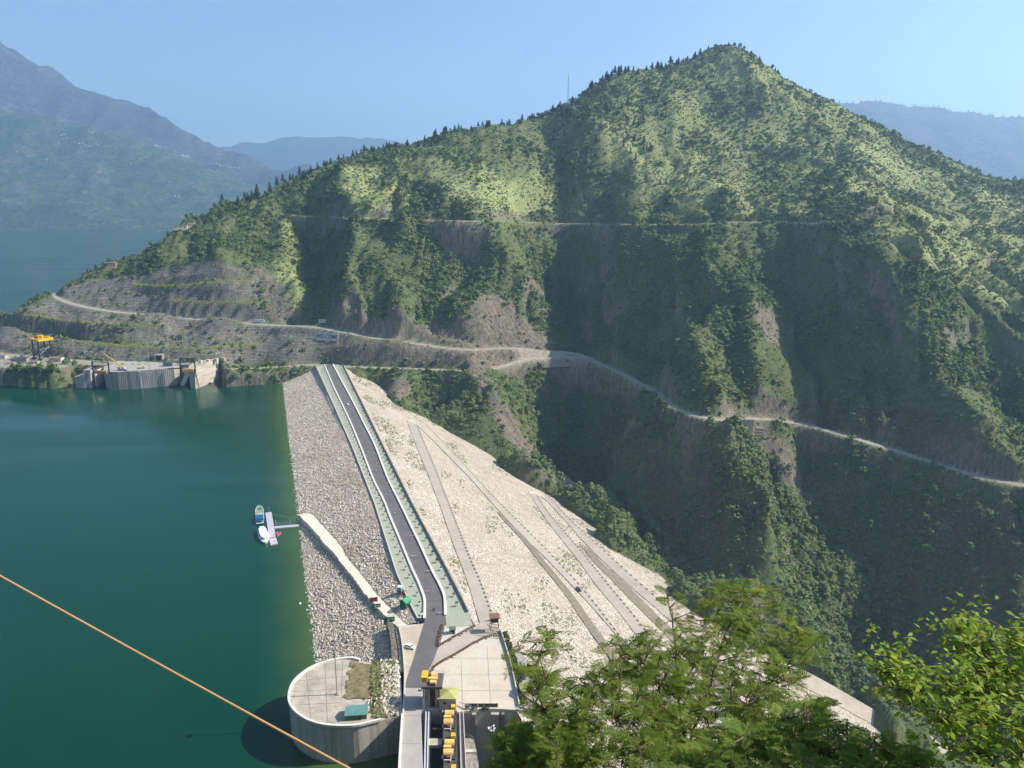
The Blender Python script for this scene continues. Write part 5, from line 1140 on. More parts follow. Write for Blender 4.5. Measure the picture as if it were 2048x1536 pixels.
for k in range(14):
    r0, r1 = 2-1.6*k/14, 2-1.6*(k+1)/14
    for a in range(3): an, a2 = a*2.094, (a+1)*2.094; m.bar((r0*math.cos(an),r0*math.sin(an),Ht*k/14),(r1*math.cos(a2),r1*math.sin(a2),Ht*(k+1)/14), .14)
m.build('lattice', greysteel, t); m = MB(); m.tube([(0,0,Ht),(0,0,Ht+5)], .12, 5); [m.box((1.0*math.cos(a),1.0*math.sin(a),Ht-3), (.6,.6,2.2), a) for a in (0,2.1,4.2)]; m.build('antenna', white_p, t)
# village far up on the other side of the lake
hw, hr = MB(), MB(); hw.box((0,0,3), (11,8,6)); hw_me = hw.mesh('wall', paint('village wall', (.62,.60,.57))); hr.add([(-6.5,-5,6),(6.5,-5,6),(6.5,5,6),(-6.5,5,6),(-6.5,0,8.4),(6.5,0,8.4)], [(0,1,5,4),(2,3,4,5),(0,4,3),(1,2,5)]); hr_me = hr.mesh('roof', paint('pale roof', (.55,.56,.58)))
VX = [(122,272,1.2),(128,270,1.4),(134,277,1.1),(126,279,.9),(150,286,1),(158,288,1.2),(166,287,1),(172,291,.9),(179,293,1.1),(192,287,1),(196,291,.9),(312,293,2.0),(319,294,1.2),(349,302,1),(365,312,1.5),(371,314,1.6),(378,315,1.3),(376,311,1.0),(436,310,1),(441,309,.9),(433,328,1.1),(440,331,1.2),(447,333,1),(455,334,1.2),(462,336,1.1),(470,336,1.0),(478,337,1.2),(436,341,.9),(262,328,1),(34,303,1),(93,320,.9),(350,393,1.2),(357,395,1.0),(275,308,.9),(186,266,1.1),(488,369,1)]
for px, py, s in VX:
    p = LM.hit(px, py, t0=4800, t1=9800); t = thing('village_house', 'tiny pale village house on the hazy terraced mountain across the lake', 'house', p, random.uniform(-.5,.5), 'village houses across the lake'); t.scale = (s*.92,)*3
    for me in (hw_me, hr_me): o = bpy.data.objects.new(me.name, me); COL.objects.link(o); o.parent = t
# terraced gabion wall by the road bend and retaining walls of the valley road
for px, py, w, h, lb in ((1110,722,44,6,'stepped grey gabion wall under the road bend at the valley head'),(1486,846,17,11,'tall concrete retaining wall holding the valley road at the bare spur'),(1512,855,13,10,'stepped gabion wall beside the concrete retaining wall of the valley road')):
    p = MT.hit(px, py); t = thing('retaining_wall', lb, 'retaining wall', p+Vector((0,-1.0,-h*.62)), .25 if px < 1200 else -.05)
    m = MB(); n = 4 if 'stepped' in lb else 1
    for k in range(n): m.box((0,-k*1.3,h/2-k*h/n-.3), (w-k*2,2.2,h/n*1.15 if n > 1 else h))
    m.build('wall', concrete if n == 1 else paint('gabion', (.33,.30,.25), .95, .35, 1.2), t)
# ================================================================== SCATTERED MASSES (scrub, stones) AND SKYLINE PINES
LIB = bpy.data.collections.new('kinds')           # source shapes, linked to no scene
def lib(prefix, meshes):
    c = bpy.data.collections.new(prefix)
    for k, me in enumerate(meshes): c.objects.link(bpy.data.objects.new('%s_%02d' % (prefix, k), me))
    return c
def scatter(name, label, P, rot, scl, coll, cat):
    me = bpy.data.meshes.new(name); me.vertices.add(len(P)); me.vertices.foreach_set('co', np.asarray(P, np.float32).ravel())
    a = me.attributes.new('rot', 'FLOAT_VECTOR', 'POINT'); a.data.foreach_set('vector', np.asarray(rot, np.float32).ravel())
    a = me.attributes.new('scl', 'FLOAT_VECTOR', 'POINT'); a.data.foreach_set('vector', np.asarray(scl, np.float32).ravel())
    o = bpy.data.objects.new(name, me); COL.objects.link(o)
    g = bpy.data.node_groups.new(name, 'GeometryNodeTree')
    g.interface.new_socket('Geometry', in_out='INPUT', socket_type='NodeSocketGeometry'); g.interface.new_socket('Geometry', in_out='OUTPUT', socket_type='NodeSocketGeometry')
    N, L_ = g.nodes, g.links; gi, go = N.new('NodeGroupInput'), N.new('NodeGroupOutput')
    ip = N.new('GeometryNodeInstanceOnPoints'); ci = N.new('GeometryNodeCollectionInfo'); ci.inputs[0].default_value = coll; ci.inputs['Separate Children'].default_value = True; ci.inputs['Reset Children'].default_value = True
    ar = N.new('GeometryNodeInputNamedAttribute'); ar.data_type = 'FLOAT_VECTOR'; ar.inputs[0].default_value = 'rot'
    asc = N.new('GeometryNodeInputNamedAttribute'); asc.data_type = 'FLOAT_VECTOR'; asc.inputs[0].default_value = 'scl'
    er = N.new('FunctionNodeEulerToRotation')
    L_.new(gi.outputs[0], ip.inputs['Points']); L_.new(ci.outputs[0], ip.inputs['Instance']); ip.inputs['Pick Instance'].default_value = True
    L_.new(ar.outputs[0], er.inputs[0]); L_.new(er.outputs[0], ip.inputs['Rotation']); L_.new(asc.outputs[0], ip.inputs['Scale']); L_.new(ip.outputs[0], go.inputs[0])
    md = o.modifiers.new('scatter', 'NODES'); md.node_group = g
    return tag(o, label, cat, None, 'stuff')
def veg(name, a, b_, c, d_):
    b = NB(name); n = b.noise(.9, 4, .7); big = b.noise(.02, 4, .6)
    g1 = b.ramp(n, (.3, a), (.7, b_)); g2 = b.ramp(n, (.3, c), (.7, d_))
    col = b.mix(b.math('MULTIPLY', b.rand(), b.ramp(big, (.35, .3), (.65, 1.0))), g1, g2)
    return b.fin(col, .9, .12)
m_bush = veg('hillside scrub leaves', (.068,.12,.038), (.14,.205,.066), (.14,.18,.066), (.24,.255,.115))
m_tree = veg('hillside tree leaves', (.06,.105,.038), (.125,.185,.062), (.11,.15,.055), (.20,.225,.09))
m_tuft = veg('dry grass tufts', (.17,.21,.075), (.27,.30,.12), (.22,.235,.10), (.33,.335,.15))
def rock_me(seed, mat, name):
    bm = bmesh.new(); bmesh.ops.create_icosphere(bm, subdivisions=1, radius=.5); g = random.Random(seed)
    sx, sy, sz = g.uniform(.8,1.3), g.uniform(.7,1.1), g.uniform(.5,.9)
    for v in bm.verts: v.co = Vector((v.co.x*sx, v.co.y*sy, v.co.z*sz))*g.uniform(.75,1.25)
    me = bpy.data.meshes.new(name); bm.to_mesh(me); bm.free(); me.materials.append(mat); return me
def stone_mat(name, lo, hi, dk):
    b = NB(name); c = b.ramp(b.rand(), (0, lo), (.55, hi), (.8, tuple(min(1,x*1.15) for x in hi)), (1.0, dk)); c = b.mix(b.ramp(b.noise(1.5,4,.7),(.45,0.0),(.7,.4)), c, tuple(x*.6 for x in lo)); c = b.mix(b.ramp(b.noise(.045,6,.75),(.46,0.0),(.66,.6)), c, (.36,.31,.21)); c = b.mix(b.ramp(b.noise(.02,5,.7,b.mapping((1,1,4))),(.5,0.0),(.7,.35)), c, (.66,.62,.56)); return b.fin(c, .9, .15)
C_bush = lib('scrub', [bush_mb(1.0, 34, 40+k, 1.0, .62).mesh('scrub', m_bush) for k in range(4)])
def tree_me(seed):
    m = bush_mb(1.0, 44, seed, 1.15, .5); t = MB(); t.add([Vector(v)+Vector((0,0,.85)) for v in m.v], m.f, 0); t.tube([(0,0,-.3),(.04,.02,.9)], .09, 5, 1); return t.mesh('tree', [m_tree, wood_m])
C_tree = lib('small_tree', [tree_me(60+k) for k in range(4)])
C_tuft = lib('tuft', [bush_mb(1.0, 12, 80+k, .6, .7).mesh('tuft', m_tuft) for k in range(2)])

# probability of scrub on the mountain
Cx, Cy = (MT.X[1:,1:]+MT.X[:-1,:-1])/2, (MT.Y[1:,1:]+MT.Y[:-1,:-1])/2
area = np.diff(MT.xs)[None,:]*np.diff(MT.ys)[:,None]*np.sqrt(1+slope[:-1,:-1]**2)
pxc, pyc = PX[:-1,:-1], PY[:-1,:-1]
inview = (pxc > -60) & (pxc < 2110) & (pyc > 60) & (pyc < 1560)
vis = np.clip(-( -gx*Cx[0,0]*0 ), 0, 0) if False else 1.0
# drop cells facing away from the viewpoint
vx, vy, vz = -MT.X, -MT.Y, H-MT.Z; fac = (-gx*vx-gy*vy+vz)/np.sqrt(vx*vx+vy*vy+vz*vz)/np.sqrt(1+gx*gx+gy*gy)
inview &= fac[:-1,:-1] > -.12
# keep off the dam embankment
sD, nD = (MT.X-O.x)*DS.x+(MT.Y-O.y)*DS.y, (MT.X-O.x)*DN.x+(MT.Y-O.y)*DN.y
under = (sD < 585) & (((nD > NL) & (MT.Z < -(nD-NR)/2+.3)) | ((nD <= NL) & (MT.Z < (nD-NL)/2.75+.3)))
inview &= ~under[:-1,:-1]
uplake = (nD < 5) & (MT.Z < LAKE+.5) | (MT.X < -215) & (MT.Z < LAKE+.5)
inview &= ~uplake[:-1,:-1]
lump = np.clip(.55+1.1*fbm(MT.X/45, MT.Y/45, 4, 141), .03, 1)
rclear = np.clip((np.minimum(dist['lower'], np.minimum(dist['upper'], dist['midroad']))-6)/5, 0, 1)*np.clip((dist['contour']-3)/4, .15, 1)
nog = rclear*np.clip(1-np.maximum.reduce([M_road*1.2, M_rock*.93, M_pitch*.90, M_bench*.75]), 0, 1)
def sample(dens, seed):
    w = (dens[:-1,:-1]*area*inview).ravel(); n = int(w.sum()); g = np.random.default_rng(seed)
    k = g.choice(w.size, n, p=w/w.sum()); j, i = np.unravel_index(k, area.shape)
    x = MT.xs[i]+g.random(n)*(MT.xs[i+1]-MT.xs[i]); y = MT.ys[j]+g.random(n)*(MT.ys[j+1]-MT.ys[j])
    return np.stack([x, y, MT.at(x, y)], -1), g
hi_ = 0 # np.clip((MT.Z-150)/120, 0, 1)
P, g = sample((.085*lump)*nog*(1-.90*M_grass)*(1-.55*M_dry), 1); n = len(P)
s = (1.3+1.9*g.random(n)**2)[:,None]*(.85+.3*g.random((n,3))); s[:,2] *= .7
scatter('scrub', 'dense green scrub covering the mountain spurs', P, np.stack([g.normal(0,.15,n), g.normal(0,.15,n), g.random(n)*6.3], -1), s, C_bush, 'scrub')
P, g = sample(.020*np.clip(lump*1.3-.25,0,1)*nog*(1-.9*M_grass)*(1-.6*M_dry), 2); n = len(P)
s = (1.7+2.4*g.random(n)**2)[:,None]*(.85+.3*g.random((n,3)))
scatter('woodland', 'small broad trees scattered as woodland over the mountain', P, np.stack([g.normal(0,.06,n), g.normal(0,.06,n), g.random(n)*6.3], -1), s, C_tree, 'woodland')
P, g = sample(.10*nog*(.35+.65*lump), 4); n = len(P)
s = (.5+1.0*g.random(n)**2)[:,None]*(.8+.4*g.random((n,3)))
scatter('undergrowth', 'low undergrowth of small bushes between the trees', P, np.stack([g.normal(0,.15,n), g.normal(0,.15,n), g.random(n)*6.3], -1), s, C_bush, 'undergrowth')
P, g = sample(.05*(M_grass*.4+M_bench*.9+.15*lump+.35*M_rock)*(1-M_road)*(.3+.7*nog+M_bench*.5), 3); n = len(P)
s = (.8+1.0*g.random(n))[:,None]*(.8+.4*g.random((n,3)))
scatter('grass_tufts', 'dry yellow green grass tufts on the open slopes', P, np.stack([g.normal(0,.1,n), g.normal(0,.1,n), g.random(n)*6.3], -1), s, C_tuft, 'grass')
# stones on the dam
def damrocks(name, label, cnt, s0, s1, n0, n1, upstream, mats, size, seed, slope_):
    g = np.random.default_rng(seed); S = s0+(s1-s0)*g.random(cnt); q = n0+(n1-n0)*g.random(cnt)
    e = (nL if upstream else nR)(S); nn = e-q if upstream else e+q; ref = NL if upstream else NR
    z = -np.abs(nn-ref)/slope_; x, y = O.x+DS.x*S+DN.x*nn, O.y+DS.y*S+DN.y*nn
    px, py = project(x, y, z); ok = (px > -20) & (px < 2080) & (py < 1560) & (z > LAKE-1.5 if upstream else MT.at(x, y) < z+2)
    for poly in NOROCK[upstream]: ok &= ~in_poly(px, py, poly)
    x, y, z = x[ok], y[ok], z[ok]; n = len(x); sc_ = size[0]+(size[1]-size[0])*g.random(n)**2.2
    C = lib(name+'_kind', [rock_me(seed*10+k, mats, name) for k in range(6)])
    scatter(name, label, np.stack([x,y,z+sc_*.12], -1), g.random((n,3))*6.3, sc_[:,None]*np.ones((n,3)), C, 'stones')
def strip(Lw, Rw, pad=2):
    A_ = [project(*p) for p in Lw[::6]]; B_ = [project(*p) for p in Rw[::6]]
    return [(a[0], a[1]) for a in A_]+[(a[0], a[1]) for a in B_[::-1]]
NOROCK = {False: [strip(*A), strip(*B), strip(*C_), strip(*Dd), strip(*E_), strip(*F_), [(940,1243),(1003,1262),(1085,1423),(1045,1600),(800,1600)]],
          True: [strip(Lw, Rw) if False else [(599,1028),(625,1026),(660,1062),(712,1131),(760,1192),(792,1225),(815,1250),(800,1260),(770,1232),(728,1187),(686,1135),(632,1068)], [(797,1250),(850,1240),(850,1440),(806,1440)], [(578,1400),(600,1350),(640,1328),(700,1317),(760,1324),(768,1350),(775,1440),(680,1460)]]}
up_s = stone_mat('pale riprap stone', (.50,.435,.36), (.72,.645,.55), (.30,.255,.205)); dn_s = stone_mat('cream rockfill stone', (.54,.475,.395), (.70,.63,.54), (.40,.34,.275))
damrocks('riprap', 'pale loose riprap boulders on the lake side of the dam', 60000, -34, 588, 2.5, 52, True, up_s, (.35,1.35), 5, 2.75)
damrocks('rockfill', 'cream rockfill stones on the valley side of the dam', 110000, -40, 588, 2.5, 300, False, dn_s, (.3,1.05), 6, 2.0)
g = np.random.default_rng(77); n = 30000; S = -20+600*g.random(n); q = 4+240*g.random(n)**1.2; nn = nR(S)+q; x, y = O.x+DS.x*S+DN.x*nn, O.y+DS.y*S+DN.y*nn; z = -(nn-NR)/2
px, py = project(x, y, z); ok = (fbm(x/14, y/40, 4, 99) > .16+.25*g.random(n)) & (MT.at(x, y) < z)
for poly in NOROCK[False]: ok &= ~in_poly(px, py, poly)
n = int(ok.sum()); scatter('dam_weeds', 'thin dry weeds in patches on the valley face of the dam', np.stack([x,y,z+.2],-1)[ok], np.stack([0*x[ok],0*x[ok],g.random(n)*6.3],-1), (.3+.5*g.random(n))[:,None]*np.ones((n,3)), C_tuft, 'weeds')
# a few boulders spilling beside the bastion and the rubble wall
g = np.random.default_rng(9); n = 900; px = 762+36*g.random(n); py = 1318+112*g.random(n); pts = np.array([G(a, b2, -.2) for a, b2 in zip(px, py)]); sc_ = .5+1.4*g.random(n)**2
scatter('boulders', 'white loose boulders between the dry patch and the bridge parapet', pts, g.random((n,3))*6.3, sc_[:,None]*np.ones((n,3)), lib('boulder_kind', [rock_me(700+k, up_s, 'boulder') for k in range(5)]), 'stones')
n = 420; px = 742+50*g.random(n); py = 1322+112*g.random(n); pts = np.array([G(a, b2, -.2) for a, b2 in zip(px, py)])
scatter('weeds', 'straggling dry weeds on the patch beside the teal roofed hut', pts, np.stack([0*px,0*px,g.random(n)*6.3],-1), (.3+.8*g.random(n))[:,None]*np.ones((n,3)), C_tuft, 'weeds')

# pines on the skyline
m_pine = (lambda b: b.fin(b.mix(b.rand(), b.ramp(b.noise(.7,4,.7),(.3,(.010,.022,.011)),(.7,(.028,.048,.020))), b.ramp(b.noise(.7,4,.7),(.3,(.016,.030,.014)),(.7,(.04,.06,.024)))), .9, .1))(NB('pine needles'))
def pine_meshes(seed):
    g = random.Random(seed); m = MB(); h = 1.0
    for k in range(13):
        z = .16+.82*k/12; r = .30*(1-.82*(k/12)**1.2)*g.uniform(.75,1.15); na = 7
        for j in range(na):
            a = 2*math.pi*(j+g.random())/na; rr = r*g.uniform(.6,1.15); c = Vector((math.cos(a), math.sin(a), 0)); t = Vector((-c.y, c.x, 0))
            w = .10*g.uniform(.7,1.3)*(1-.5*k/12)
            m.add([Vector((0,0,z+.03)), c*rr*.6-t*w+Vector((0,0,z-.01)), c*rr+Vector((0,0,z-.05+g.uniform(0,.03))), c*rr*.6+t*w+Vector((0,0,z+.02))], [(0,1,2,3)])
    cr = m.mesh('crown', m_pine); t = MB(); t.tube([(0,0,-.12),(0,0,.9)], .022, 5, 0, .006); return cr, t.mesh('trunk', wood_m)
PM = [pine_meshes(200+k) for k in range(5)]
def pine(p, h, label, group, wid=1.0):
    cr, tr = random.choice(PM); t = thing('pine_tree', label, 'pine tree', p, random.uniform(0,6.3), group); t.scale = (h*wid, h*wid, h)
    for me in (cr, tr): o = bpy.data.objects.new(me.name.split('.')[0], me); COL.objects.link(o); o.parent = t
sky_px = [(p[0], p[1]) for p in SKYLINE]
g = random.Random(21); ncount = 0
def ridge_at(px):                       # highest visible ground on this image column
    best, bp = 1e9, None
    for y in np.arange(900, 1600, 4.0):
        x = (px-1024)/F*y; 
        for _ in range(2):
            z = MT.at(np.array([x]), np.array([y]))[0]; f = y*CP-(z-H)*SP; x = (px-1024)/F*f
        q = project(x, y, z)
        if q[1] < best: best, bp = q[1], Vector((x, y, z))
    return bp
ranges = [(480,660,22,9,15),(660,800,24,8,14),(800,940,20,8,15),(940,1090,24,7,13),(1090,1240,34,8,15),(1240,1420,34,7,13),(1420,1530,9,5,9),(1530,1700,9,4,8),(1700,2040,7,4,8),(130,480,14,5,9)]
for a, b2, n, h0, h1 in ranges:
    for k in range(int(n*.8)):
        px = g.uniform(a, b2); p = ridge_at(px)
        p = p+Vector((g.uniform(-6,6), -abs(g.gauss(0,14)), 0)); p.z = MT.at(np.array([p.x]), np.array([p.y]))[0]
        pine(p, g.uniform(h0, h1)*(.92), 'dark pine standing on the skyline of the green mountain', 'pines along the mountain skyline', g.uniform(1.05,1.75))
for px, py, h in [(445,415,15),(490,398,13),(515,395,19),(540,385,14),(566,378,13),(600,366,15)]:
    p = ridge_at(px); pine(p, h, 'large lone pine on the left shoulder of the mountain', 'lone pines on the left shoulder', 1.3)
for k in range(60):
    px = g.uniform(1080, 1340); py = g.uniform(190, 420); p = MT.hit(px, max(py, 150+ (1400-px)*.12)); pine(p, g.uniform(7,12), 'dark pine on the upper slope below the radio tower', 'pines on the upper slope')
for k in range(48):
    px = 1672+ (2046-1672)*((k//3*3+g.random()*3.2)/48); xx = (px-1024)/F
    best, bp = 1e9, None
    for y in np.arange(7200, 9800, 50.0):
        x = xx*y*1.02; z = RM.at(np.array([x]), np.array([y]))[0]; f = y*CP-(z-H)*SP; x = xx*f; z = RM.at(np.array([x]), np.array([y]))[0]; q = project(x, y, z)
        if q[1] < best: best, bp = q[1], Vector((x, y, z))
    pine(bp-Vector((0,0,2)), g.uniform(12,30), 'faint pine silhouette on the pale ridge behind the mountain', 'pines on the far ridge', 1.7)
# trees by the far shore
for px, py, r in [(133,728,4.5),(100,733,3),(150,730,3.5),(390,731,5),(372,727,4),(20,745,4),(38,752,3.5),(52,748,3),(60,740,2.5),(12,765,3),(160,742,4),(150,752,4),(172,742,3.5),(440,752,4.5),(470,757,4),(500,755,3.5),(452,764,3)]:
    p = MT.hit(px, py); t = thing('shore_tree', 'leafy bush tree growing on the bank by the far shore yard', 'tree', p, g.uniform(0,6), 'bush trees on the far bank')
    o = bush_mb(r, 150, int(px), 1.1, .3).build('crown', m_tree, t); o.location.z = r*.55; m = MB(); m.tube([(0,0,-1),(0,0,r*.9)], .25, 6); m.build('trunk', wood_m, t)
# ================================================================== FOREGROUND TREES AND CABLE
def leaf_mat(name, a, b_, c, trans=.68):
    b = NB(name); n = b.noise(3.0, 3, .6); at = b.attr('tint')
    col = b.mix(at, b.ramp(n, (.3, a), (.7, b_)), c)
    b.fin(col, .55, .25)
    tr = b.N.new('ShaderNodeBsdfTranslucent'); b.L.new(col, tr.inputs[0]); mx = b.N.new('ShaderNodeMixShader'); mx.inputs[0].default_value = trans
    b.L.new(b.b.outputs[0], mx.inputs[1]); b.L.new(tr.outputs[0], mx.inputs[2]); b.L.new(mx.outputs[0], b.out.inputs[0]); return b.m
m_fern = leaf_mat('feathery leaves', (.17,.26,.035), (.26,.36,.055), (.34,.38,.08))
m_fern2 = leaf_mat('deep green feathery leaves', (.17,.28,.035), (.26,.38,.055), (.34,.40,.08))
m_broad = leaf_mat('bright broad leaves', (.20,.34,.030), (.30,.44,.050), (.42,.44,.07), .62)
bark = paint('grey brown bark', (.13,.10,.075), .95, .35, 6.0, .1)
twig_m = paint('thin twig bark', (.16,.115,.07), .95, .3, 6.0, .1)
pod_m = paint('dry brown pods', (.12,.075,.04), .8, .3, 6.0, .2)
class Leaves:
    def __init__(s): s.v = []; s.f = []; s.t = []
    def quad(s, a, b2, c, d_, t): 
        k = len(s.v); s.v += [a, b2, c, d_]; s.f.append((k,k+1,k+2,k+3)); s.t += [t]*4
    def frond(s, p, d, up, L_, tint, g, npair=13):           # twice-feathered leaf: rachis with two rows of narrow pinnae
        d = d.normalized(); side = d.cross(up).normalized(); up2 = side.cross(d); droop = g.uniform(.15,.6)
        prev = p
        for k in range(1, npair+1):
            t = k/npair; q = p+d*(L_*t)-Vector((0,0,1))*(droop*L_*t*t*.6)
            ln = L_*.30*math.sin(math.pi*(.18+.78*t))*g.uniform(.85,1.15); w = L_*.040*g.uniform(.8,1.2)
            fw = d*.35
            for sg in (-1, 1):
                a = (side*sg+fw+up2*g.uniform(-.15,.3)).normalized(); tip = q+a*ln-Vector((0,0,ln*.12)); 
                s.quad(q-d*w*.5, q+a*ln*.5+d*w*-.9, tip, q+a*ln*.5+d*w*.9, tint)
            s.quad(prev-up2*.003, prev+side*.005, q+side*.005, q-side*.005, tint*.5); prev = q
    def blade(s, p, d, n, L_, w, tint):
        d = d.normalized(); sd = d.cross(n).normalized()*w/2; dr = n.normalized()*L_*.08
        s.quad(p, p+d*L_*.45-sd+dr, p+d*L_, p+d*L_*.45+sd+dr, tint)
    def build(s, name, mat, parent):
        me = bpy.data.meshes.new(name); me.vertices.add(len(s.v)); me.vertices.foreach_set('co', np.array([tuple(v) for v in s.v], np.float32).ravel())
        f = np.array(s.f, np.int32); me.loops.add(f.size); me.loops.foreach_set('vertex_index', f.ravel()); me.polygons.add(len(f)); me.polygons.foreach_set('loop_start', np.arange(0, f.size, 4, dtype=np.int32))
        a = me.attributes.new('tint', 'FLOAT', 'POINT'); a.data.foreach_set('value', np.array(s.t, np.float32)); me.update(calc_edges=True); me.materials.append(mat)
        o = bpy.data.objects.new(name, me); COL.objects.link(o); o.parent = parent; return o
def hill_z(x, y): 
    i = int(np.clip((x+420)/5, 0, NX.shape[1]-1)); j = int(np.clip((y+80)/4, 0, NX.shape[0]-1)); return float(nz[j, i])
def at_d(px, py, dist):
    return Vector((0,0,H))+ray(px, py).normalized()*dist
def canopy(py):            # crowns spread level: higher in view means farther out over the slope
    return (math.sin(R(36))/math.sin(PIT+math.atan((py-768)/F)))**.9
def near_tree(name, label, cat, root_px, dist, stems, tips, mat, kind, leafL, seed, extra=None, trunk_r=.036):
    """stems: limbs as lists of (px,py,dist); tips: (poly, count, d0, d1)"""
    g = random.Random(seed); b0 = at_d(*root_px, dist*canopy(root_px[1])); base = Vector((b0.x, b0.y, min(hill_z(b0.x, b0.y), b0.z-.4)))
    t = thing(name, label, cat, base); LF = Leaves(); nodes = []
    tr = MB()
    for si, st in enumerate(stems):
        pts = [at_d(q[0], q[1], q[2]*canopy(q[1])) for q in st]
        if si == 0: pts = [base, base.lerp(pts[0], .6)+Vector((.15,-.1,0))]+pts
        pts = spline(pts, .15); pts = [p+Vector((g.gauss(0,.008), g.gauss(0,.008), g.gauss(0,.008))) for p in pts]
        r = trunk_r*(1 if si == 0 else .55); tr.tube([p-base for p in pts], r, 6, 0, r*.35); nodes += pts
    tr.build('trunk', bark, t); tw = MB(); pods = MB(); done = []
    for poly, n, d0, d1 in tips:
        x0, x1 = min(p[0] for p in poly), max(p[0] for p in poly); y0, y1 = min(p[1] for p in poly), max(p[1] for p in poly); c = 0; tries = 0
        while c < n and tries < n*60:
            tries += 1; cand = [(g.uniform(x0, x1), g.uniform(y0, y1)) for _ in range(8)]
            cand = [q for q in cand if in_poly(np.array([q[0]]), np.array([q[1]]), poly)[0]][:4]
            if not cand: continue
            px, py = max(cand, key=lambda q: min([(q[0]-o_[0])**2+(q[1]-o_[1])**2 for o_ in done[-500:]] or [1e9])); done.append((px, py))
            c += 1; tip = at_d(px, py, g.uniform(d0, d1)*canopy(py))
            nb = min(nodes[::2], key=lambda q: (q-tip).length+ (1.5 if q.z > tip.z+.3 else 0)); ln = (tip-nb).length
            if ln > 2.6: nb = nb.lerp(tip, 1-2.6/ln)
            md = nb.lerp(tip, .5)+Vector((g.gauss(0,.06), g.gauss(0,.06), .05+.08*ln)); tp = spline([nb, md, tip], .2)
            tw.tube([p-base for p in tp], .012, 4, 0, .003, False)
            if c % 3 == 0: nodes += tp[-2:]
            if kind == 'fern':
                for j in range(g.randint(1, 3)):
                    q = tp[-1-min(j, len(tp)-1)]-base; a = g.uniform(0, 6.28); d = Vector((math.cos(a), math.sin(a), g.uniform(-.15,.55)))
                    LF.frond(q, d, Vector((g.gauss(0,.25), g.gauss(0,.25), 1)), leafL*g.uniform(.5,1.1), max(0, min(1, g.gauss(.3,.3))), g)
                if g.random() < .06:
                    for j in range(g.randint(2,5)): q = tp[-1]-base; pods.bar(q, q+Vector((g.uniform(-.05,.05), g.uniform(-.05,.05), -g.uniform(.10,.17))), .014, .004)
            else:
                sh = (tp[-1]-tp[max(0,len(tp)-4)]); sh = sh.normalized() if sh.length > 1e-5 else Vector((0,0,1))
                for j in range(g.randint(9, 13)):
                    q = tp[-1]-sh*(.05*j)-base+Vector((g.gauss(0,.02), g.gauss(0,.02), g.gauss(0,.02))); a = g.uniform(0,6.28)
                    d = (Vector((math.cos(a), math.sin(a), g.uniform(-.5,.5)))+sh*.5); nn = Vector((g.gauss(0,.6), g.gauss(0,.6), 1))
                    LF.blade(q, d, nn, leafL*g.uniform(.6,1.25), leafL*.5*g.uniform(.7,1.1), max(0, min(1, g.gauss(.3,.35))))
    tw.build('twigs', twig_m, t); LF.build('foliage', mat, t)
    if pods.v: pods.build('seed_pods', pod_m, t)
    return t
near_tree('feathery_tree', 'feathery leaved olive green tree in the foreground with tall open top shoots right of centre', 'tree', (1420,1700), 13, 
  [[(1400,1640,13),(1372,1500,12.8),(1358,1400,12.6),(1352,1310,12.5)], [(1372,1500,12.8),(1420,1370,12.4),(1450,1270,12.2),(1490,1190,12)], [(1385,1560,12.9),(1480,1440,12.7),(1560,1340,12.7),(1600,1260,12.6)], [(1352,1310,12.5),(1345,1240,12.5),(1330,1180,12.4)], [(1358,1400,12.6),(1290,1340,12.4),(1240,1290,12.3)]],
  [([(1290,1330),(1345,1290),(1400,1230),(1420,1185),(1500,1175),(1560,1190),(1600,1230),(1615,1270),(1655,1315),(1600,1345),(1580,1400),(1600,1450),(1480,1540),(1330,1540),(1300,1440)], 500, 11.8, 13.2), ([(1330,1215),(1345,1170),(1375,1195),(1360,1240)], 6, 12, 12.8), ([(1410,1180),(1430,1160),(1450,1175),(1440,1200)], 6, 12, 12.6), ([(1490,1175),(1500,1160),(1530,1168),(1530,1190)], 6, 12, 12.6)],
  m_fern, 'fern', .36, 31)
near_tree('feathery_tree', 'feathery leaved tree in the foreground with thin crown in front of the pale dam face', 'tree', (1150,1720), 12.5,
  [[(1160,1640,12.5),(1155,1520,12.3),(1150,1440,12.2),(1170,1370,12.1)], [(1155,1520,12.3),(1090,1420,12),(1070,1340,11.8),(1095,1270,11.7)], [(1150,1440,12.2),(1220,1350,12),(1260,1290,11.9)], [(1090,1420,12),(1040,1380,11.8),(1030,1330,11.7)]],
  [([(1045,1400),(1060,1350),(1110,1345),(1180,1360),(1250,1330),(1310,1330),(1330,1420),(1330,1540),(1060,1540),(1080,1470)], 330, 11.5, 12.6), ([(1080,1290),(1090,1262),(1120,1285),(1110,1320),(1090,1320)], 7, 11.4, 12), ([(1190,1300),(1260,1280),(1290,1250),(1330,1260),(1320,1330),(1230,1345)], 42, 11.3, 12.6), ([(1050,1345),(1030,1330),(1055,1300),(1150,1340),(1100,1370)], 16, 11.3, 12.4), ([(1015,1290),(1040,1272),(1050,1320),(1025,1335)], 5, 11.4, 11.8)],
  m_fern, 'fern', .34, 32)
near_tree('shrub', 'dense fresh green feathery shrub at the bottom edge in front of the spillway wall', 'shrub', (1050,1700), 14,
  [[(1050,1640,14),(1040,1560,13.8),(1035,1500,13.7)], [(1040,1560,13.8),(1090,1500,13.6),(1100,1470,13.5)]],
  [([(985,1545),(990,1480),(1020,1455),(1060,1450),(1120,1475),(1160,1500),(1170,1550)], 240, 13.2, 14.2)], m_fern2, 'fern', .30, 33)
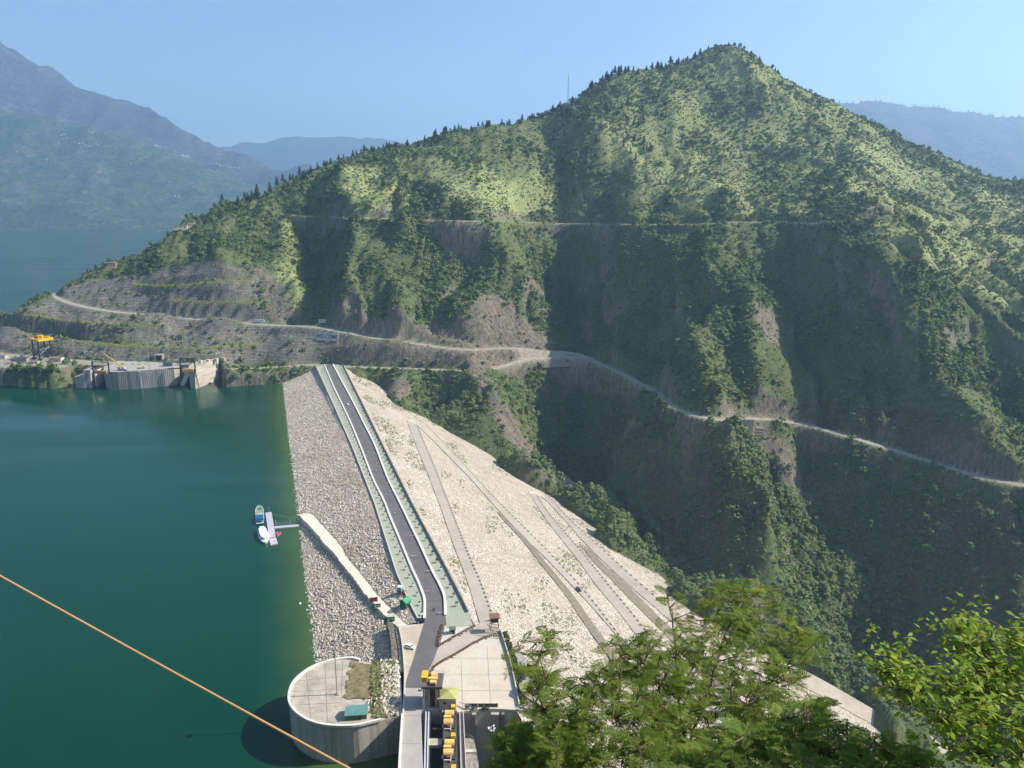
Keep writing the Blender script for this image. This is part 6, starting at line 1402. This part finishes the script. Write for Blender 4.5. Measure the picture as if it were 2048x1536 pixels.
near_tree('shrub', 'low mixed green shrub filling the bottom edge right of centre', 'shrub', (1700,1720), 11,
  [[(1680,1650,11),(1660,1560,10.8),(1640,1490,10.7)], [(1660,1560,10.8),(1740,1520,10.6),(1800,1505,10.5)], [(1680,1620,11),(1560,1540,10.8),(1500,1500,10.7)]],
  [([(1320,1560),(1360,1510),(1450,1490),(1560,1440),(1640,1425),(1700,1462),(1770,1490),(1840,1512),(1880,1560)], 360, 10.2, 11.2), ([(1590,1400),(1640,1400),(1660,1440),(1600,1450)], 16, 10, 11)], m_fern2, 'fern', .30, 34)
near_tree('broadleaf_tree', 'bright yellow green broad leaved tree at the right edge of the foreground', 'tree', (2010,1720), 10,
  [[(2010,1640,10),(1990,1540,9.9),(1960,1460,9.8),(1930,1390,9.7)], [(1990,1540,9.9),(1900,1450,9.6),(1830,1390,9.4),(1770,1345,9.3)], [(1960,1460,9.8),(2000,1370,9.7),(1960,1300,9.6),(1920,1250,9.5)], [(2010,1600,10),(2060,1480,9.8),(2080,1360,9.7),(2050,1280,9.6)]],
  [([(1745,1335),(1790,1322),(1830,1335),(1870,1360),(1930,1345),(1950,1400),(1930,1450),(1850,1440),(1800,1430),(1770,1390)], 95, 9.2, 9.8), ([(1870,1290),(1905,1222),(1940,1250),(1980,1290),(1960,1330),(1900,1320)], 42, 9.3, 9.8), ([(1980,1290),(2000,1262),(2060,1258),(2100,1300),(2100,1480),(1990,1440),(1940,1360)], 130, 9.3, 10), ([(1850,1430),(1990,1440),(2070,1460),(2070,1550),(1960,1550),(1880,1500)], 75, 9.4, 10.2)],
  m_broad, 'broad', .105, 35)
# orange cable
a, b2 = at_d(-420,914,9.0), at_d(1000,1702,4.4); pts = [a.lerp(b2, k/40)+Vector((0,0,-.02*math.sin(math.pi*k/40))) for k in range(41)]
m = MB(); m.tube(pts, .0066, 8); tag(m.build('cable', paint('orange cable sheath', (.62,.33,.14), .5, .1)), 'taut orange cable crossing the lower left foreground', 'cable')
# ================================================================== SKY, SUN, AIR, CAMERA
SUN_EL, SUN_AZ = R(41), R(4)                 # azimuth measured from +X towards +Y
L = Vector((math.cos(SUN_EL)*math.cos(SUN_AZ), math.cos(SUN_EL)*math.sin(SUN_AZ), math.sin(SUN_EL)))
sl = bpy.data.lights.new('sun', 'SUN'); sl.energy = 4.6; sl.angle = R(.5); sl.color = (1.0, .93, .82)
so = bpy.data.objects.new('sun', sl); COL.objects.link(so); so.rotation_euler = L.to_track_quat('Z', 'Y').to_euler()
W = bpy.data.worlds.new('World'); SC.world = W; W.use_nodes = True
wt = W.node_tree; wt.nodes.clear()
wo = wt.nodes.new('ShaderNodeOutputWorld'); bg = wt.nodes.new('ShaderNodeBackground'); sk = wt.nodes.new('ShaderNodeTexSky')
sk.sky_type = 'NISHITA'; sk.sun_disc = False; sk.sun_elevation = SUN_EL; sk.sun_rotation = R(90)-SUN_AZ
sk.altitude = 800; sk.air_density = 1.0; sk.dust_density = 1.6; sk.ozone_density = 2.2
bg.inputs['Strength'].default_value = .098
wt.links.new(sk.outputs[0], bg.inputs[0]); wt.links.new(bg.outputs[0], wo.inputs[0])

hz = MB(); hz.box((-1500, 8400, 770), (20000, 17400, 2080))
hm, ht, hn, hl = nt('thin blue air'); ho = hn.new('ShaderNodeOutputMaterial'); pv = hn.new('ShaderNodeVolumePrincipled')
pv.inputs['Density'].default_value = 1.0e-4; pv.inputs['Color'].default_value = (.46, .70, 1.0, 1); pv.inputs['Anisotropy'].default_value = .4
hl.new(pv.outputs[0], ho.inputs['Volume'])
tag(hz.build('haze', hm), 'thin blue haze filling the valley air', None, None, 'stuff')

cam = bpy.data.cameras.new('camera'); co = bpy.data.objects.new('camera', cam); COL.objects.link(co)
co.location = (0, 0, H); co.rotation_euler = (R(90)-PIT, 0, 0)
cam.sensor_width = 36; cam.sensor_fit = 'HORIZONTAL'; cam.lens = 36*F/2048
cam.clip_start = .1; cam.clip_end = 60000
SC.camera = co
SC.view_settings.view_transform = 'Standard'; SC.view_settings.look = 'None'; SC.view_settings.exposure = .85; SC.view_settings.gamma = 1
SC.render.engine = 'CYCLES'
cy = SC.cycles
cy.max_bounces = 6; cy.diffuse_bounces = 4; cy.glossy_bounces = 2; cy.transmission_bounces = 2; cy.volume_bounces = 2; cy.transparent_max_bounces = 6
cy.use_denoising = True
try: cy.denoiser = 'OPENIMAGEDENOISE'
except Exception: pass
cy.caustics_reflective = False; cy.caustics_refractive = False
cy.use_adaptive_sampling = True; cy.adaptive_threshold = .02
